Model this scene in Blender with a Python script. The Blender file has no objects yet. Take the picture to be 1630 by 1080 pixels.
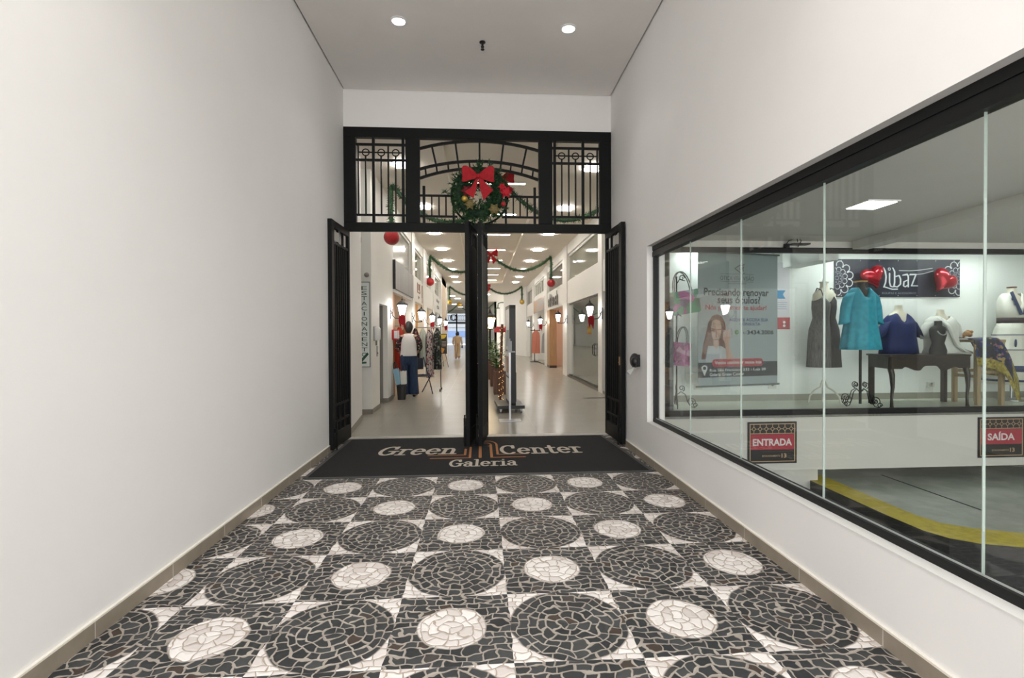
import bpy, bmesh, math, random
from mathutils import Vector, Matrix
PI = math.pi
SC = bpy.context.scene
COL = SC.collection
random.seed(7)

# ------------------------------------------------------------------ camera
cam_data = bpy.data.cameras.new('camera')
cam = bpy.data.objects.new('camera', cam_data)
COL.objects.link(cam)
cam_data.sensor_width = 36.0
cam_data.sensor_fit = 'HORIZONTAL'
cam_data.lens = 787.5 / 1630 * 36.0
cam_data.clip_end = 300
yaw, pitch, roll = math.radians(3.65), math.radians(-0.6), math.radians(0.245)
cy, sy, cp, sp, cr, sr = math.cos(yaw), math.sin(yaw), math.cos(pitch), math.sin(pitch), math.cos(roll), math.sin(roll)
_r = Vector((cy, -sy, 0)); _u = Vector((-sp * sy, -sp * cy, cp)); _f = Vector((cp * sy, cp * cy, sp))
_R = cr * _r - sr * _u; _U = sr * _r + cr * _u
cam.matrix_world = Matrix(((_R.x, _U.x, -_f.x, 0), (_R.y, _U.y, -_f.y, 0), (_R.z, _U.z, -_f.z, 1.45), (0, 0, 0, 1)))
SC.camera = cam

# ------------------------------------------------------------------ world, exposure
SC.view_settings.view_transform = 'Standard'
SC.view_settings.look = 'None'
SC.view_settings.exposure = 0.0
SC.view_settings.gamma = 1.0
SC.view_settings.use_curve_mapping = False
SC.cycles.max_bounces = 10
SC.cycles.diffuse_bounces = 5
SC.cycles.glossy_bounces = 5
SC.cycles.transmission_bounces = 8
SC.cycles.transparent_max_bounces = 16
SC.cycles.caustics_reflective = False
SC.cycles.caustics_refractive = False
SC.cycles.sample_clamp_indirect = 6.0
SC.cycles.use_denoising = True
world = bpy.data.worlds.new('overcast_sky'); SC.world = world
world.use_nodes = True
wn = world.node_tree.nodes; wl = world.node_tree.links
wbg = wn['Background']
wtc = wn.new('ShaderNodeTexCoord'); wsep = wn.new('ShaderNodeSeparateXYZ'); wramp = wn.new('ShaderNodeValToRGB')
wl.new(wtc.outputs['Generated'], wsep.inputs[0]); wl.new(wsep.outputs['Z'], wramp.inputs[0])
wramp.color_ramp.elements[0].position = 0.0; wramp.color_ramp.elements[0].color = (0.84, 0.83, 0.81, 1)
wramp.color_ramp.elements[1].position = 0.6; wramp.color_ramp.elements[1].color = (0.95, 0.97, 0.98, 1)
wl.new(wramp.outputs[0], wbg.inputs[0])
SKY = 4.55
wbg.inputs[1].default_value = SKY
E_PANEL, E_LINE, E_LANTERN, E_SHOP, E_DOWN, E_DISPLAY, E_RAMP = 46.0, 35.0, 42.0, 20.0, 60.0, 44.0, 26.0

# ------------------------------------------------------------------ materials
MATS = {}
def mat(name, color, rough=0.5, metal=0.0, spec=0.5, noise=0.0, nscale=6.0, bump=0.0, bscale=60.0, coat=0.0, tint=None):
    if name in MATS: return MATS[name]
    m = bpy.data.materials.new(name); m.use_nodes = True
    nt = m.node_tree; b = nt.nodes['Principled BSDF']
    b.inputs['Roughness'].default_value = rough
    b.inputs['Metallic'].default_value = metal
    b.inputs['Specular IOR Level'].default_value = spec
    if coat: b.inputs['Coat Weight'].default_value = coat
    c = (*color, 1)
    b.inputs['Base Color'].default_value = c
    tc = nt.nodes.new('ShaderNodeTexCoord')
    if noise > 0:
        n = nt.nodes.new('ShaderNodeTexNoise'); n.inputs['Scale'].default_value = nscale; n.inputs['Detail'].default_value = 5
        nt.links.new(tc.outputs['Object'], n.inputs['Vector'])
        mx = nt.nodes.new('ShaderNodeMix'); mx.data_type = 'RGBA'
        t = tint if tint else tuple(x * (1 - noise) for x in color)
        mx.inputs[6].default_value = c; mx.inputs[7].default_value = (*t, 1)
        r = nt.nodes.new('ShaderNodeValToRGB'); r.color_ramp.elements[0].position = 0.42; r.color_ramp.elements[1].position = 0.72
        nt.links.new(n.outputs['Fac'], r.inputs[0]); nt.links.new(r.outputs[0], mx.inputs[0])
        nt.links.new(mx.outputs[2], b.inputs['Base Color'])
    if bump > 0:
        n2 = nt.nodes.new('ShaderNodeTexNoise'); n2.inputs['Scale'].default_value = bscale; n2.inputs['Detail'].default_value = 3
        nt.links.new(tc.outputs['Object'], n2.inputs['Vector'])
        bp = nt.nodes.new('ShaderNodeBump'); bp.inputs['Strength'].default_value = bump; bp.inputs['Distance'].default_value = 0.01
        nt.links.new(n2.outputs['Fac'], bp.inputs['Height']); nt.links.new(bp.outputs[0], b.inputs['Normal'])
    MATS[name] = m
    return m
def emit(name, color, strength):
    if name in MATS: return MATS[name]
    m = bpy.data.materials.new(name); m.use_nodes = True
    b = m.node_tree.nodes['Principled BSDF']
    b.inputs['Base Color'].default_value = (*color, 1)
    b.inputs['Emission Color'].default_value = (*color, 1)
    b.inputs['Emission Strength'].default_value = strength
    MATS[name] = m; return m
def glass(name, tint=(0.93, 0.96, 0.94), ior=1.45, rough=0.0):
    if name in MATS: return MATS[name]
    m = bpy.data.materials.new(name); m.use_nodes = True
    nt = m.node_tree; nt.nodes.clear()
    o = nt.nodes.new('ShaderNodeOutputMaterial'); mx = nt.nodes.new('ShaderNodeMixShader')
    t = nt.nodes.new('ShaderNodeBsdfTransparent'); g = nt.nodes.new('ShaderNodeBsdfGlossy')
    t.inputs[0].default_value = (*tint, 1); g.inputs['Roughness'].default_value = rough
    # Schlick reflectance, the same from both sides of the thin pane
    ge = nt.nodes.new('ShaderNodeNewGeometry'); dp = nt.nodes.new('ShaderNodeVectorMath'); dp.operation = 'DOT_PRODUCT'
    nt.links.new(ge.outputs['Normal'], dp.inputs[0]); nt.links.new(ge.outputs['Incoming'], dp.inputs[1])
    f0 = ((ior - 1) / (ior + 1)) ** 2
    c = M(nt, 'POWER', M(nt, 'SUBTRACT', 1.0, M(nt, 'ABSOLUTE', dp.outputs['Value'])), 5.0)
    nt.links.new(M(nt, 'ADD', f0, M(nt, 'MULTIPLY', c, 1 - f0)), mx.inputs[0]); nt.links.new(t.outputs[0], mx.inputs[1]); nt.links.new(g.outputs[0], mx.inputs[2])
    nt.links.new(mx.outputs[0], o.inputs[0])
    MATS[name] = m; return m
def N(nt, typ, **kw):
    n = nt.nodes.new(typ)
    for k, v in kw.items(): setattr(n, k, v)
    return n
def M(nt, op, a, b=None, c=None):
    n = nt.nodes.new('ShaderNodeMath'); n.operation = op
    for i, x in enumerate((a, b, c)):
        if x is None: continue
        if isinstance(x, (int, float)): n.inputs[i].default_value = x
        else: nt.links.new(x, n.inputs[i])
    return n.outputs[0]
def mixc(nt, fac, a, b):
    n = nt.nodes.new('ShaderNodeMix'); n.data_type = 'RGBA'
    nt.links.new(fac, n.inputs[0])
    for i, x in ((6, a), (7, b)):
        if isinstance(x, tuple): n.inputs[i].default_value = (*x, 1)
        else: nt.links.new(x, n.inputs[i])
    return n.outputs[2]
def ramp(nt, src, stops):
    n = nt.nodes.new('ShaderNodeValToRGB')
    el = n.color_ramp.elements
    while len(el) < len(stops): el.new(0.5)
    for e, (p, c) in zip(el, stops): e.position = p; e.color = (*c, 1)
    nt.links.new(src, n.inputs[0]); return n.outputs[0]

TILE, TX, TY = 0.5776, -0.147, 2.443
def mosaic_material():
    m = bpy.data.materials.new('stone_mosaic'); m.use_nodes = True
    nt = m.node_tree; L = nt.links; b = nt.nodes['Principled BSDF']
    tc = N(nt, 'ShaderNodeTexCoord')
    nz = N(nt, 'ShaderNodeTexNoise'); nz.inputs['Scale'].default_value = 7.0; nz.inputs['Detail'].default_value = 2
    L.new(tc.outputs['Object'], nz.inputs['Vector'])
    sub = N(nt, 'ShaderNodeVectorMath', operation='SUBTRACT'); L.new(nz.outputs['Color'], sub.inputs[0]); sub.inputs[1].default_value = (.5, .5, .5)
    def shifted(amount):
        s = N(nt, 'ShaderNodeVectorMath', operation='SCALE'); L.new(sub.outputs[0], s.inputs[0]); s.inputs['Scale'].default_value = amount
        a = N(nt, 'ShaderNodeVectorMath', operation='ADD'); L.new(tc.outputs['Object'], a.inputs[0]); L.new(s.outputs[0], a.inputs[1])
        return a.outputs[0]
    sep = N(nt, 'ShaderNodeSeparateXYZ'); L.new(shifted(0.03), sep.inputs[0])
    u = M(nt, 'DIVIDE', M(nt, 'SUBTRACT', sep.outputs[0], TX), TILE)
    v = M(nt, 'DIVIDE', M(nt, 'SUBTRACT', sep.outputs[1], TY), TILE)
    iu = M(nt, 'ROUND', u); iv = M(nt, 'ROUND', v)
    fu = M(nt, 'SUBTRACT', u, iu); fv = M(nt, 'SUBTRACT', v, iv)
    d = M(nt, 'SQRT', M(nt, 'ADD', M(nt, 'MULTIPLY', fu, fu), M(nt, 'MULTIPLY', fv, fv)))
    par = M(nt, 'ABSOLUTE', M(nt, 'MODULO', M(nt, 'ADD', iu, iv), 2.0))          # 0: pale disc tile, 1: dark disc tile
    odd = M(nt, 'GREATER_THAN', par, 0.5)
    wd = M(nt, 'LESS_THAN', d, 0.295)
    wc = M(nt, 'GREATER_THAN', d, 0.506)
    even = M(nt, 'SUBTRACT', 1.0, odd)
    white = M(nt, 'ADD', M(nt, 'MULTIPLY', even, wd), M(nt, 'MULTIPLY', odd, wc))
    rad = M(nt, 'ADD', M(nt, 'MULTIPLY', even, 0.295), M(nt, 'MULTIPLY', odd, 0.506))
    edge = M(nt, 'LESS_THAN', M(nt, 'ABSOLUTE', M(nt, 'SUBTRACT', d, rad)), 0.007)
    indisc = M(nt, 'LESS_THAN', d, rad)
    # stones: rings of setts inside the discs, wavering rows outside
    n2 = N(nt, 'ShaderNodeTexNoise'); n2.inputs['Scale'].default_value = 10.0; n2.inputs['Detail'].default_value = 1.5
    L.new(tc.outputs['Object'], n2.inputs['Vector'])
    s2 = N(nt, 'ShaderNodeSeparateColor'); L.new(n2.outputs['Color'], s2.inputs[0])
    WX = M(nt, 'MULTIPLY', M(nt, 'SUBTRACT', s2.outputs[0], .5), .105); WY = M(nt, 'MULTIPLY', M(nt, 'SUBTRACT', s2.outputs[1], .5), .105)
    def rnd1(x, k):
        w = N(nt, 'ShaderNodeTexWhiteNoise', noise_dimensions='1D'); L.new(M(nt, 'ADD', M(nt, 'MULTIPLY', x, 1.37), k), w.inputs['W']); return w.outputs['Value']
    RH, CW = .052, .068
    px, py = M(nt, 'ADD', sep.outputs[0], WX), M(nt, 'ADD', sep.outputs[1], WY)
    rv = M(nt, 'DIVIDE', py, RH); row = M(nt, 'FLOOR', rv); frow = M(nt, 'SUBTRACT', rv, row)
    cv = M(nt, 'ADD', M(nt, 'DIVIDE', px, CW), M(nt, 'MULTIPLY', rnd1(row, 3.1), 7.0)); colm = M(nt, 'FLOOR', cv); fcol = M(nt, 'SUBTRACT', cv, colm)
    def edgedist(f, size): 
        return M(nt, 'MULTIPLY', M(nt, 'SUBTRACT', .5, M(nt, 'ABSOLUTE', M(nt, 'SUBTRACT', f, .5))), size)
    ec = M(nt, 'MINIMUM', edgedist(frow, RH), edgedist(fcol, CW))
    fx, fy = M(nt, 'ADD', M(nt, 'MULTIPLY', fu, TILE), M(nt, 'MULTIPLY', WX, .8)), M(nt, 'ADD', M(nt, 'MULTIPLY', fv, TILE), M(nt, 'MULTIPLY', WY, .8))
    rr = M(nt, 'DIVIDE', M(nt, 'SQRT', M(nt, 'ADD', M(nt, 'MULTIPLY', fx, fx), M(nt, 'MULTIPLY', fy, fy))), RH)
    prow = M(nt, 'FLOOR', rr); fpr = M(nt, 'SUBTRACT', rr, prow)
    cnt = M(nt, 'MAXIMUM', M(nt, 'ROUND', M(nt, 'MULTIPLY', M(nt, 'ADD', prow, .5), 2 * PI * RH / CW)), 3.0)
    pv = M(nt, 'ADD', M(nt, 'MULTIPLY', M(nt, 'ADD', M(nt, 'DIVIDE', M(nt, 'ARCTAN2', fy, fx), 2 * PI), .5), cnt), M(nt, 'ADD', rnd1(M(nt, 'ADD', prow, M(nt, 'MULTIPLY', M(nt, 'ADD', iu, M(nt, 'MULTIPLY', iv, 3.7)), 5.3)), .7), 0.0))
    pcol = M(nt, 'FLOOR', pv); fpc = M(nt, 'SUBTRACT', pv, pcol)
    ep = M(nt, 'MINIMUM', edgedist(fpr, RH), edgedist(fpc, CW))
    def mixf(f, a, b_):
        n = N(nt, 'ShaderNodeMix'); L.new(f, n.inputs[0]); L.new(a, n.inputs[2]); L.new(b_, n.inputs[3]); return n.outputs[0]
    ed = mixf(indisc, ec, ep)
    idv = N(nt, 'ShaderNodeCombineXYZ'); L.new(mixf(indisc, row, M(nt, 'ADD', prow, M(nt, 'MULTIPLY', iu, 31.0))), idv.inputs[0]); L.new(mixf(indisc, colm, M(nt, 'ADD', pcol, M(nt, 'MULTIPLY', iv, 57.0))), idv.inputs[1]); L.new(indisc, idv.inputs[2])
    wnz = N(nt, 'ShaderNodeTexWhiteNoise', noise_dimensions='3D'); L.new(idv.outputs[0], wnz.inputs['Vector'])
    rc = wnz.outputs['Value']
    fine = N(nt, 'ShaderNodeTexNoise'); fine.inputs['Scale'].default_value = 60; fine.inputs['Detail'].default_value = 4; L.new(tc.outputs['Object'], fine.inputs['Vector'])
    dark = ramp(nt, rc, [(0, (.014, .016, .018)), (.5, (.032, .035, .037)), (.94, (.060, .063, .064)), (.965, (.058, .036, .024))])
    dark = mixc(nt, M(nt, 'MULTIPLY', fine.outputs['Fac'], 0.5), dark, (.045, .048, .048))
    pale = ramp(nt, rc, [(0, (.62, .56, .53)), (.4, (.76, .71, .68)), (1, (.86, .82, .79))])
    big = N(nt, 'ShaderNodeTexNoise'); big.inputs['Scale'].default_value = 5.0; L.new(tc.outputs['Object'], big.inputs['Vector'])
    grout = mixc(nt, big.outputs['Fac'], (.20, .165, .14), (.54, .49, .43))
    gw = M(nt, 'ADD', .0004, M(nt, 'MULTIPLY', s2.outputs[2], .0088))
    jb = M(nt, 'LESS_THAN', ed, gw)
    cd = mixc(nt, jb, dark, grout)
    cpale = mixc(nt, M(nt, 'LESS_THAN', ed, M(nt, 'MULTIPLY', gw, .62)), pale, (.42, .35, .29))
    col = mixc(nt, white, cd, cpale)
    col = mixc(nt, M(nt, 'MULTIPLY', edge, 0.55), col, (.36, .31, .27))
    L.new(col, b.inputs['Base Color'])
    hh = M(nt, 'ADD', M(nt, 'MINIMUM', M(nt, 'MULTIPLY', ed, 90.0), 1.0), M(nt, 'MULTIPLY', fine.outputs['Fac'], 0.35))
    bp = N(nt, 'ShaderNodeBump'); bp.inputs['Strength'].default_value = 0.6; bp.inputs['Distance'].default_value = 0.006
    L.new(hh, bp.inputs['Height']); L.new(bp.outputs[0], b.inputs['Normal'])
    b.inputs['Roughness'].default_value = 0.55
    b.inputs['Specular IOR Level'].default_value = 0.35
    return m
def tile_material(name, c1, c2, grout, size, rough, ox=0.0, oy=0.0, gw=0.006):
    m = bpy.data.materials.new(name); m.use_nodes = True
    nt = m.node_tree; L = nt.links; b = nt.nodes['Principled BSDF']
    tc = N(nt, 'ShaderNodeTexCoord'); sep = N(nt, 'ShaderNodeSeparateXYZ'); L.new(tc.outputs['Object'], sep.inputs[0])
    def line(s, o):
        f = M(nt, 'FRACT', M(nt, 'DIVIDE', M(nt, 'SUBTRACT', s, o), size))
        return M(nt, 'GREATER_THAN', M(nt, 'ABSOLUTE', M(nt, 'SUBTRACT', f, 0.5)), 0.5 - gw / size / 2)
    g = M(nt, 'MAXIMUM', line(sep.outputs[0], ox), line(sep.outputs[1], oy))
    nz = N(nt, 'ShaderNodeTexNoise'); nz.inputs['Scale'].default_value = 2.5; nz.inputs['Detail'].default_value = 6; L.new(tc.outputs['Object'], nz.inputs['Vector'])
    L.new(mixc(nt, g, mixc(nt, nz.outputs['Fac'], c1, c2), grout), b.inputs['Base Color'])
    L.new(M(nt, 'ADD', rough, M(nt, 'MULTIPLY', g, 0.4)), b.inputs['Roughness']); b.inputs['Specular IOR Level'].default_value = 0.28
    return m
def plaster(name, color, dirt, amount=0.25):
    m = bpy.data.materials.new(name); m.use_nodes = True
    nt = m.node_tree; L = nt.links; b = nt.nodes['Principled BSDF']
    tc = N(nt, 'ShaderNodeTexCoord')
    n1 = N(nt, 'ShaderNodeTexNoise'); n1.inputs['Scale'].default_value = 1.3; n1.inputs['Detail'].default_value = 7; n1.inputs['Roughness'].default_value = .65
    L.new(tc.outputs['Object'], n1.inputs['Vector'])
    n2 = N(nt, 'ShaderNodeTexNoise'); n2.inputs['Scale'].default_value = 140; L.new(tc.outputs['Object'], n2.inputs['Vector'])
    f = ramp(nt, n1.outputs['Fac'], [(.45, (0, 0, 0)), (.85, (amount, amount, amount))])
    L.new(mixc(nt, f, color, dirt), b.inputs['Base Color'])
    bp = N(nt, 'ShaderNodeBump'); bp.inputs['Strength'].default_value = 0.12; bp.inputs['Distance'].default_value = 0.003
    L.new(n2.outputs['Fac'], bp.inputs['Height']); L.new(bp.outputs[0], b.inputs['Normal'])
    b.inputs['Roughness'].default_value = 0.6; b.inputs['Specular IOR Level'].default_value = 0.3
    MATS[name] = m; return m
def streaks(name, c1, c2, axis='Z', scale=30.0, rough=0.5):
    m = bpy.data.materials.new(name); m.use_nodes = True
    nt = m.node_tree; L = nt.links; b = nt.nodes['Principled BSDF']
    tc = N(nt, 'ShaderNodeTexCoord'); mp = N(nt, 'ShaderNodeMapping'); L.new(tc.outputs['Object'], mp.inputs[0])
    s = [scale, scale, scale]; s['XYZ'.index(axis)] = scale * 0.06; mp.inputs['Scale'].default_value = s
    n = N(nt, 'ShaderNodeTexNoise'); n.inputs['Scale'].default_value = 1.0; n.inputs['Detail'].default_value = 6; L.new(mp.outputs[0], n.inputs[0])
    L.new(mixc(nt, ramp(nt, n.outputs['Fac'], [(.35, (0, 0, 0)), (.65, (1, 1, 1))]), c1, c2), b.inputs['Base Color'])
    b.inputs['Roughness'].default_value = rough
    MATS[name] = m; return m
def blotch(name, stops, scale=20.0, rough=0.8, detail=1.0):
    m = bpy.data.materials.new(name); m.use_nodes = True
    nt = m.node_tree; L = nt.links; b = nt.nodes['Principled BSDF']
    tc = N(nt, 'ShaderNodeTexCoord')
    v = N(nt, 'ShaderNodeTexVoronoi'); v.inputs['Scale'].default_value = scale; L.new(tc.outputs['Object'], v.inputs['Vector'])
    s = N(nt, 'ShaderNodeSeparateColor'); L.new(v.outputs['Color'], s.inputs[0])
    r = N(nt, 'ShaderNodeValToRGB'); r.color_ramp.interpolation = 'CONSTANT'
    el = r.color_ramp.elements
    while len(el) < len(stops): el.new(.5)
    for e, (p, c) in zip(el, stops): e.position = p; e.color = (*c, 1)
    L.new(s.outputs[0], r.inputs[0]); L.new(r.outputs[0], b.inputs['Base Color'])
    b.inputs['Roughness'].default_value = rough
    MATS[name] = m; return m

WALL = plaster('wall_plaster', (.84, .825, .81), (.66, .64, .62), .16)
WALL_IN = plaster('gallery_paint', (.85, .84, .80), (.66, .63, .58), .2)
CEIL_HALL = plaster('hall_ceiling_paint', (.83, .80, .775), (.6, .58, .56), .2)
CEIL_IN = plaster('gallery_ceiling_paint', (.92, .87, .79), (.84, .78, .69), .2)
RAMP_PAINT = plaster('ramp_paint', (.62, .61, .57), (.5, .49, .45), .4)
BASE = mat('skirting_tile', (.30, .255, .20), .45, noise=.15, nscale=9)
BASE_IN = mat('gallery_skirting', (.26, .235, .20), .45, noise=.15, nscale=9)
IRON = mat('black_iron', (.0065, .007, .0072), .5, .0, .15, bump=.15, bscale=300)
ALU = mat('black_aluminium', (.008, .0085, .009), .45, .0, .25)
WHITE = mat('white_paint', (.80, .79, .76), .45)
BLACK = mat('black_plastic', (.012, .012, .013), .4)
CHROME = mat('brushed_steel', (.45, .45, .46), .38, 1.0)
GLASS = glass('window_glass', (.955, .97, .96), 1.50)
SHOPGLASS = glass('shop_glass', (.96, .975, .965), 1.27)
EDGE = mat('glass_edge', (.34, .40, .36), .25)
RED = mat('red_velvet', (.42, .006, .014), .8, noise=.35, nscale=40)
REDBALL = mat('red_bauble', (.45, .015, .02), .35, noise=.4, nscale=60, bump=.5, bscale=120)
GOLDBALL = mat('gold_bauble', (.55, .36, .07), .3, .6, bump=.4, bscale=120)
GREEN = mat('pine_green', (.018, .075, .022), .6, noise=.6, nscale=30)
GOLD = mat('gold_leaf', (.24, .19, .08), .45, .4)
DARKWOOD = streaks('dark_wood', (.020, .012, .010), (.045, .026, .020), 'X', 40, .35)
PALEWOOD = streaks('pale_wood', (.40, .29, .17), (.52, .39, .24), 'Z', 40, .5)
BROWNWOOD = streaks('brown_wood', (.09, .035, .018), (.17, .07, .035), 'Z', 40, .4)
TANWOOD = streaks('tan_wood', (.38, .22, .11), (.50, .31, .16), 'Z', 40, .45)
ORANGEWOOD = streaks('orange_wood', (.38, .14, .035), (.52, .22, .07), 'Z', 40, .4)
SKIN = mat('skin', (.42, .24, .16), .5)
MANNE = mat('cream_mannequin', (.72, .66, .54), .5)
MBLACK = mat('black_mannequin', (.015, .015, .016), .6)

# ------------------------------------------------------------------ mesh builder
class MB:
    def __init__(s): s.v = []; s.f = []; s.m = []
    def add(s, vs, fs, mi=0):
        o = len(s.v); s.v += [tuple(x) for x in vs]
        s.f += [tuple(i + o for i in f) for f in fs]; s.m += [mi] * len(fs)
        return s
    def box(s, x0, x1, y0, y1, z0, z1, mi=0):
        return s.add([(x0, y0, z0), (x1, y0, z0), (x1, y1, z0), (x0, y1, z0), (x0, y0, z1), (x1, y0, z1), (x1, y1, z1), (x0, y1, z1)],
                     [(0, 3, 2, 1), (4, 5, 6, 7), (0, 1, 5, 4), (1, 2, 6, 5), (2, 3, 7, 6), (3, 0, 4, 7)], mi)
    def quad(s, a, b, c, d, mi=0): return s.add([a, b, c, d], [(0, 1, 2, 3)], mi)
    def prism(s, poly, o, ux, uy, dep, mi=0):
        """2D outline placed at o along ux, uy and thickened along their cross product"""
        o, ux, uy = Vector(o), Vector(ux), Vector(uy); n = ux.cross(uy).normalized() * dep
        k = len(poly)
        a = [o + ux * p[0] + uy * p[1] for p in poly]; b = [p + n for p in a]
        return s.add(a + b, [tuple(range(k))[::-1], tuple(range(k, 2 * k))] + [(i, (i + 1) % k, k + (i + 1) % k, k + i) for i in range(k)], mi)
    def tube(s, pts, r, n=8, mi=0, closed=False, cap=True):
        pts = [Vector(p) for p in pts]; K = len(pts)
        rs = r if isinstance(r, (list, tuple)) else [r] * K
        rings = []; up = None
        for i, p in enumerate(pts):
            if closed: t = pts[(i + 1) % K] - pts[i - 1]
            else: t = pts[min(i + 1, K - 1)] - pts[max(i - 1, 0)]
            if t.length < 1e-9: t = Vector((0, 0, 1))
            t.normalize()
            if up is None: up = Vector((0, 0, 1)) if abs(t.z) < .9 else Vector((1, 0, 0))
            a = up - t * up.dot(t)
            if a.length < 1e-6: a = t.orthogonal()
            a.normalize(); up = a; b = t.cross(a)
            rings.append([p + (a * math.cos(2 * PI * j / n) + b * math.sin(2 * PI * j / n)) * rs[i] for j in range(n)])
        return s.rings(rings, mi, closed, cap)
    def rings(s, rings, mi=0, closed=False, cap=True):
        n = len(rings[0]); K = len(rings)
        vs = [q for r in rings for q in r]; fs = []
        for i in range(K if closed else K - 1):
            i2 = (i + 1) % K
            for j in range(n): fs.append((i * n + j, i * n + (j + 1) % n, i2 * n + (j + 1) % n, i2 * n + j))
        if cap and not closed: fs += [tuple(range(n))[::-1], tuple((K - 1) * n + j for j in range(n))]
        return s.add(vs, fs, mi)
    def cyl(s, x, y, z0, z1, r, n=16, mi=0, r1=None):
        return s.tube([(x, y, z0), (x, y, z1)], [r, r if r1 is None else r1], n, mi)
    def lathe(s, prof, x=0, y=0, n=24, mi=0):
        return s.rings([[(x + r * math.cos(2 * PI * j / n), y + r * math.sin(2 * PI * j / n), z) for j in range(n)] for r, z in prof], mi)
    def sphere(s, c, r, n=16, k=10, mi=0, sc=(1, 1, 1)):
        rr = []
        for i in range(k + 1):
            t = PI * i / k; q = max(math.sin(t), 1e-3)
            rr.append([(c[0] + r * sc[0] * q * math.cos(2 * PI * j / n), c[1] + r * sc[1] * q * math.sin(2 * PI * j / n), c[2] - r * sc[2] * math.cos(t)) for j in range(n)])
        return s.rings(rr, mi)
    def bar(s, a, b, w, d=None, mi=0, up=(0, 0, 1)):
        """straight bar of rectangular section w (sideways) x d (along up)"""
        a, b = Vector(a), Vector(b); t = (b - a).normalized(); upv = Vector(up)
        if abs(t.dot(upv)) > .95: upv = Vector((0, 1, 0)) if abs(t.y) < .9 else Vector((1, 0, 0))
        x = t.cross(upv).normalized(); y = x.cross(t).normalized(); d = w if d is None else d
        c = [x * w / 2 + y * d / 2, -x * w / 2 + y * d / 2, -x * w / 2 - y * d / 2, x * w / 2 - y * d / 2]
        return s.add([a + q for q in c] + [b + q for q in c], [(3, 2, 1, 0), (4, 5, 6, 7), (0, 1, 5, 4), (1, 2, 6, 5), (2, 3, 7, 6), (3, 0, 4, 7)], mi)
    def build(s, name, mats, parent=None, loc=None, smooth=False, bevel=0.0, fix=True):
        me = bpy.data.meshes.new(name); me.from_pydata(s.v, [], s.f)
        if not isinstance(mats, (list, tuple)): mats = [mats]
        for m in mats: me.materials.append(m)
        for p, i in zip(me.polygons, s.m): p.material_index = i; p.use_smooth = smooth
        if fix:
            bm = bmesh.new(); bm.from_mesh(me); bmesh.ops.recalc_face_normals(bm, faces=bm.faces); bm.to_mesh(me); bm.free()
        me.update()
        o = bpy.data.objects.new(name, me); COL.objects.link(o)
        if loc is not None: o.location = loc
        if parent is not None: o.parent = parent
        if smooth:
            md = o.modifiers.new('split', 'EDGE_SPLIT'); md.split_angle = math.radians(50)
        if bevel > 0:
            md = o.modifiers.new('bevel', 'BEVEL'); md.width = bevel; md.segments = 2; md.limit_method = 'ANGLE'
        return o
def tag(o, label=None, cat=None, group=None, kind=None):
    if label: o['label'] = label
    if cat: o['category'] = cat
    if group: o['group'] = group
    if kind: o['kind'] = kind
    return o
def thing(name, label, cat, loc=(0, 0, 0), rz=0.0, group=None):
    o = bpy.data.objects.new(name, None); COL.objects.link(o)
    o.empty_display_size = .1; o.location = loc; o.rotation_euler = (0, 0, rz)
    return tag(o, label, cat, group)
def struct(name, mb, m, label=None, **kw):
    o = mb.build(name, m, **kw); o['kind'] = 'structure'
    if label: o['label'] = label
    return o
def kids(o): return [c for c in bpy.data.objects if c.parent == o]
def copy_tree(o, parent=None, _map=None):
    c = o.copy(); COL.objects.link(c)
    if parent is not None: c.parent = parent
    for ch in kids(o): copy_tree(ch, c)
    return c
def dup(src, loc, label, rz=None, group=None):
    c = copy_tree(src); c.location = loc; c['label'] = label
    if rz is not None: c.rotation_euler = (0, 0, rz)
    if group: c['group'] = group
    return c
def text(mb, s, o, ux, uy, w, h, bold=0.0, mi=0, lift=0.0, mode='box'):
    """flat lettering fitted in a w x h box whose lower-left corner is o"""
    cu = bpy.data.curves.new('lettering', 'FONT'); cu.body = s; cu.offset = bold; cu.resolution_u = 3; cu.fill_mode = 'FRONT'
    ob = bpy.data.objects.new('lettering', cu)
    me = bpy.data.meshes.new_from_object(ob)
    xs = [v.co.x for v in me.vertices]; ys = [v.co.y for v in me.vertices]
    if xs:
        x0, x1, y0, y1 = min(xs), max(xs), min(ys), max(ys)
        o, ux, uy = Vector(o), Vector(ux), Vector(uy); n = ux.cross(uy).normalized() * lift
        kx, ky = w / max(x1 - x0, 1e-6), h / max(y1 - y0, 1e-6)
        mb.add([o + n + ux * ((v.co.x - x0) * kx) + uy * ((v.co.y - y0) * ky) for v in me.vertices], [tuple(p.vertices) for p in me.polygons], mi)
    bpy.data.meshes.remove(me); bpy.data.objects.remove(ob); bpy.data.curves.remove(cu)
    return mb
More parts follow.
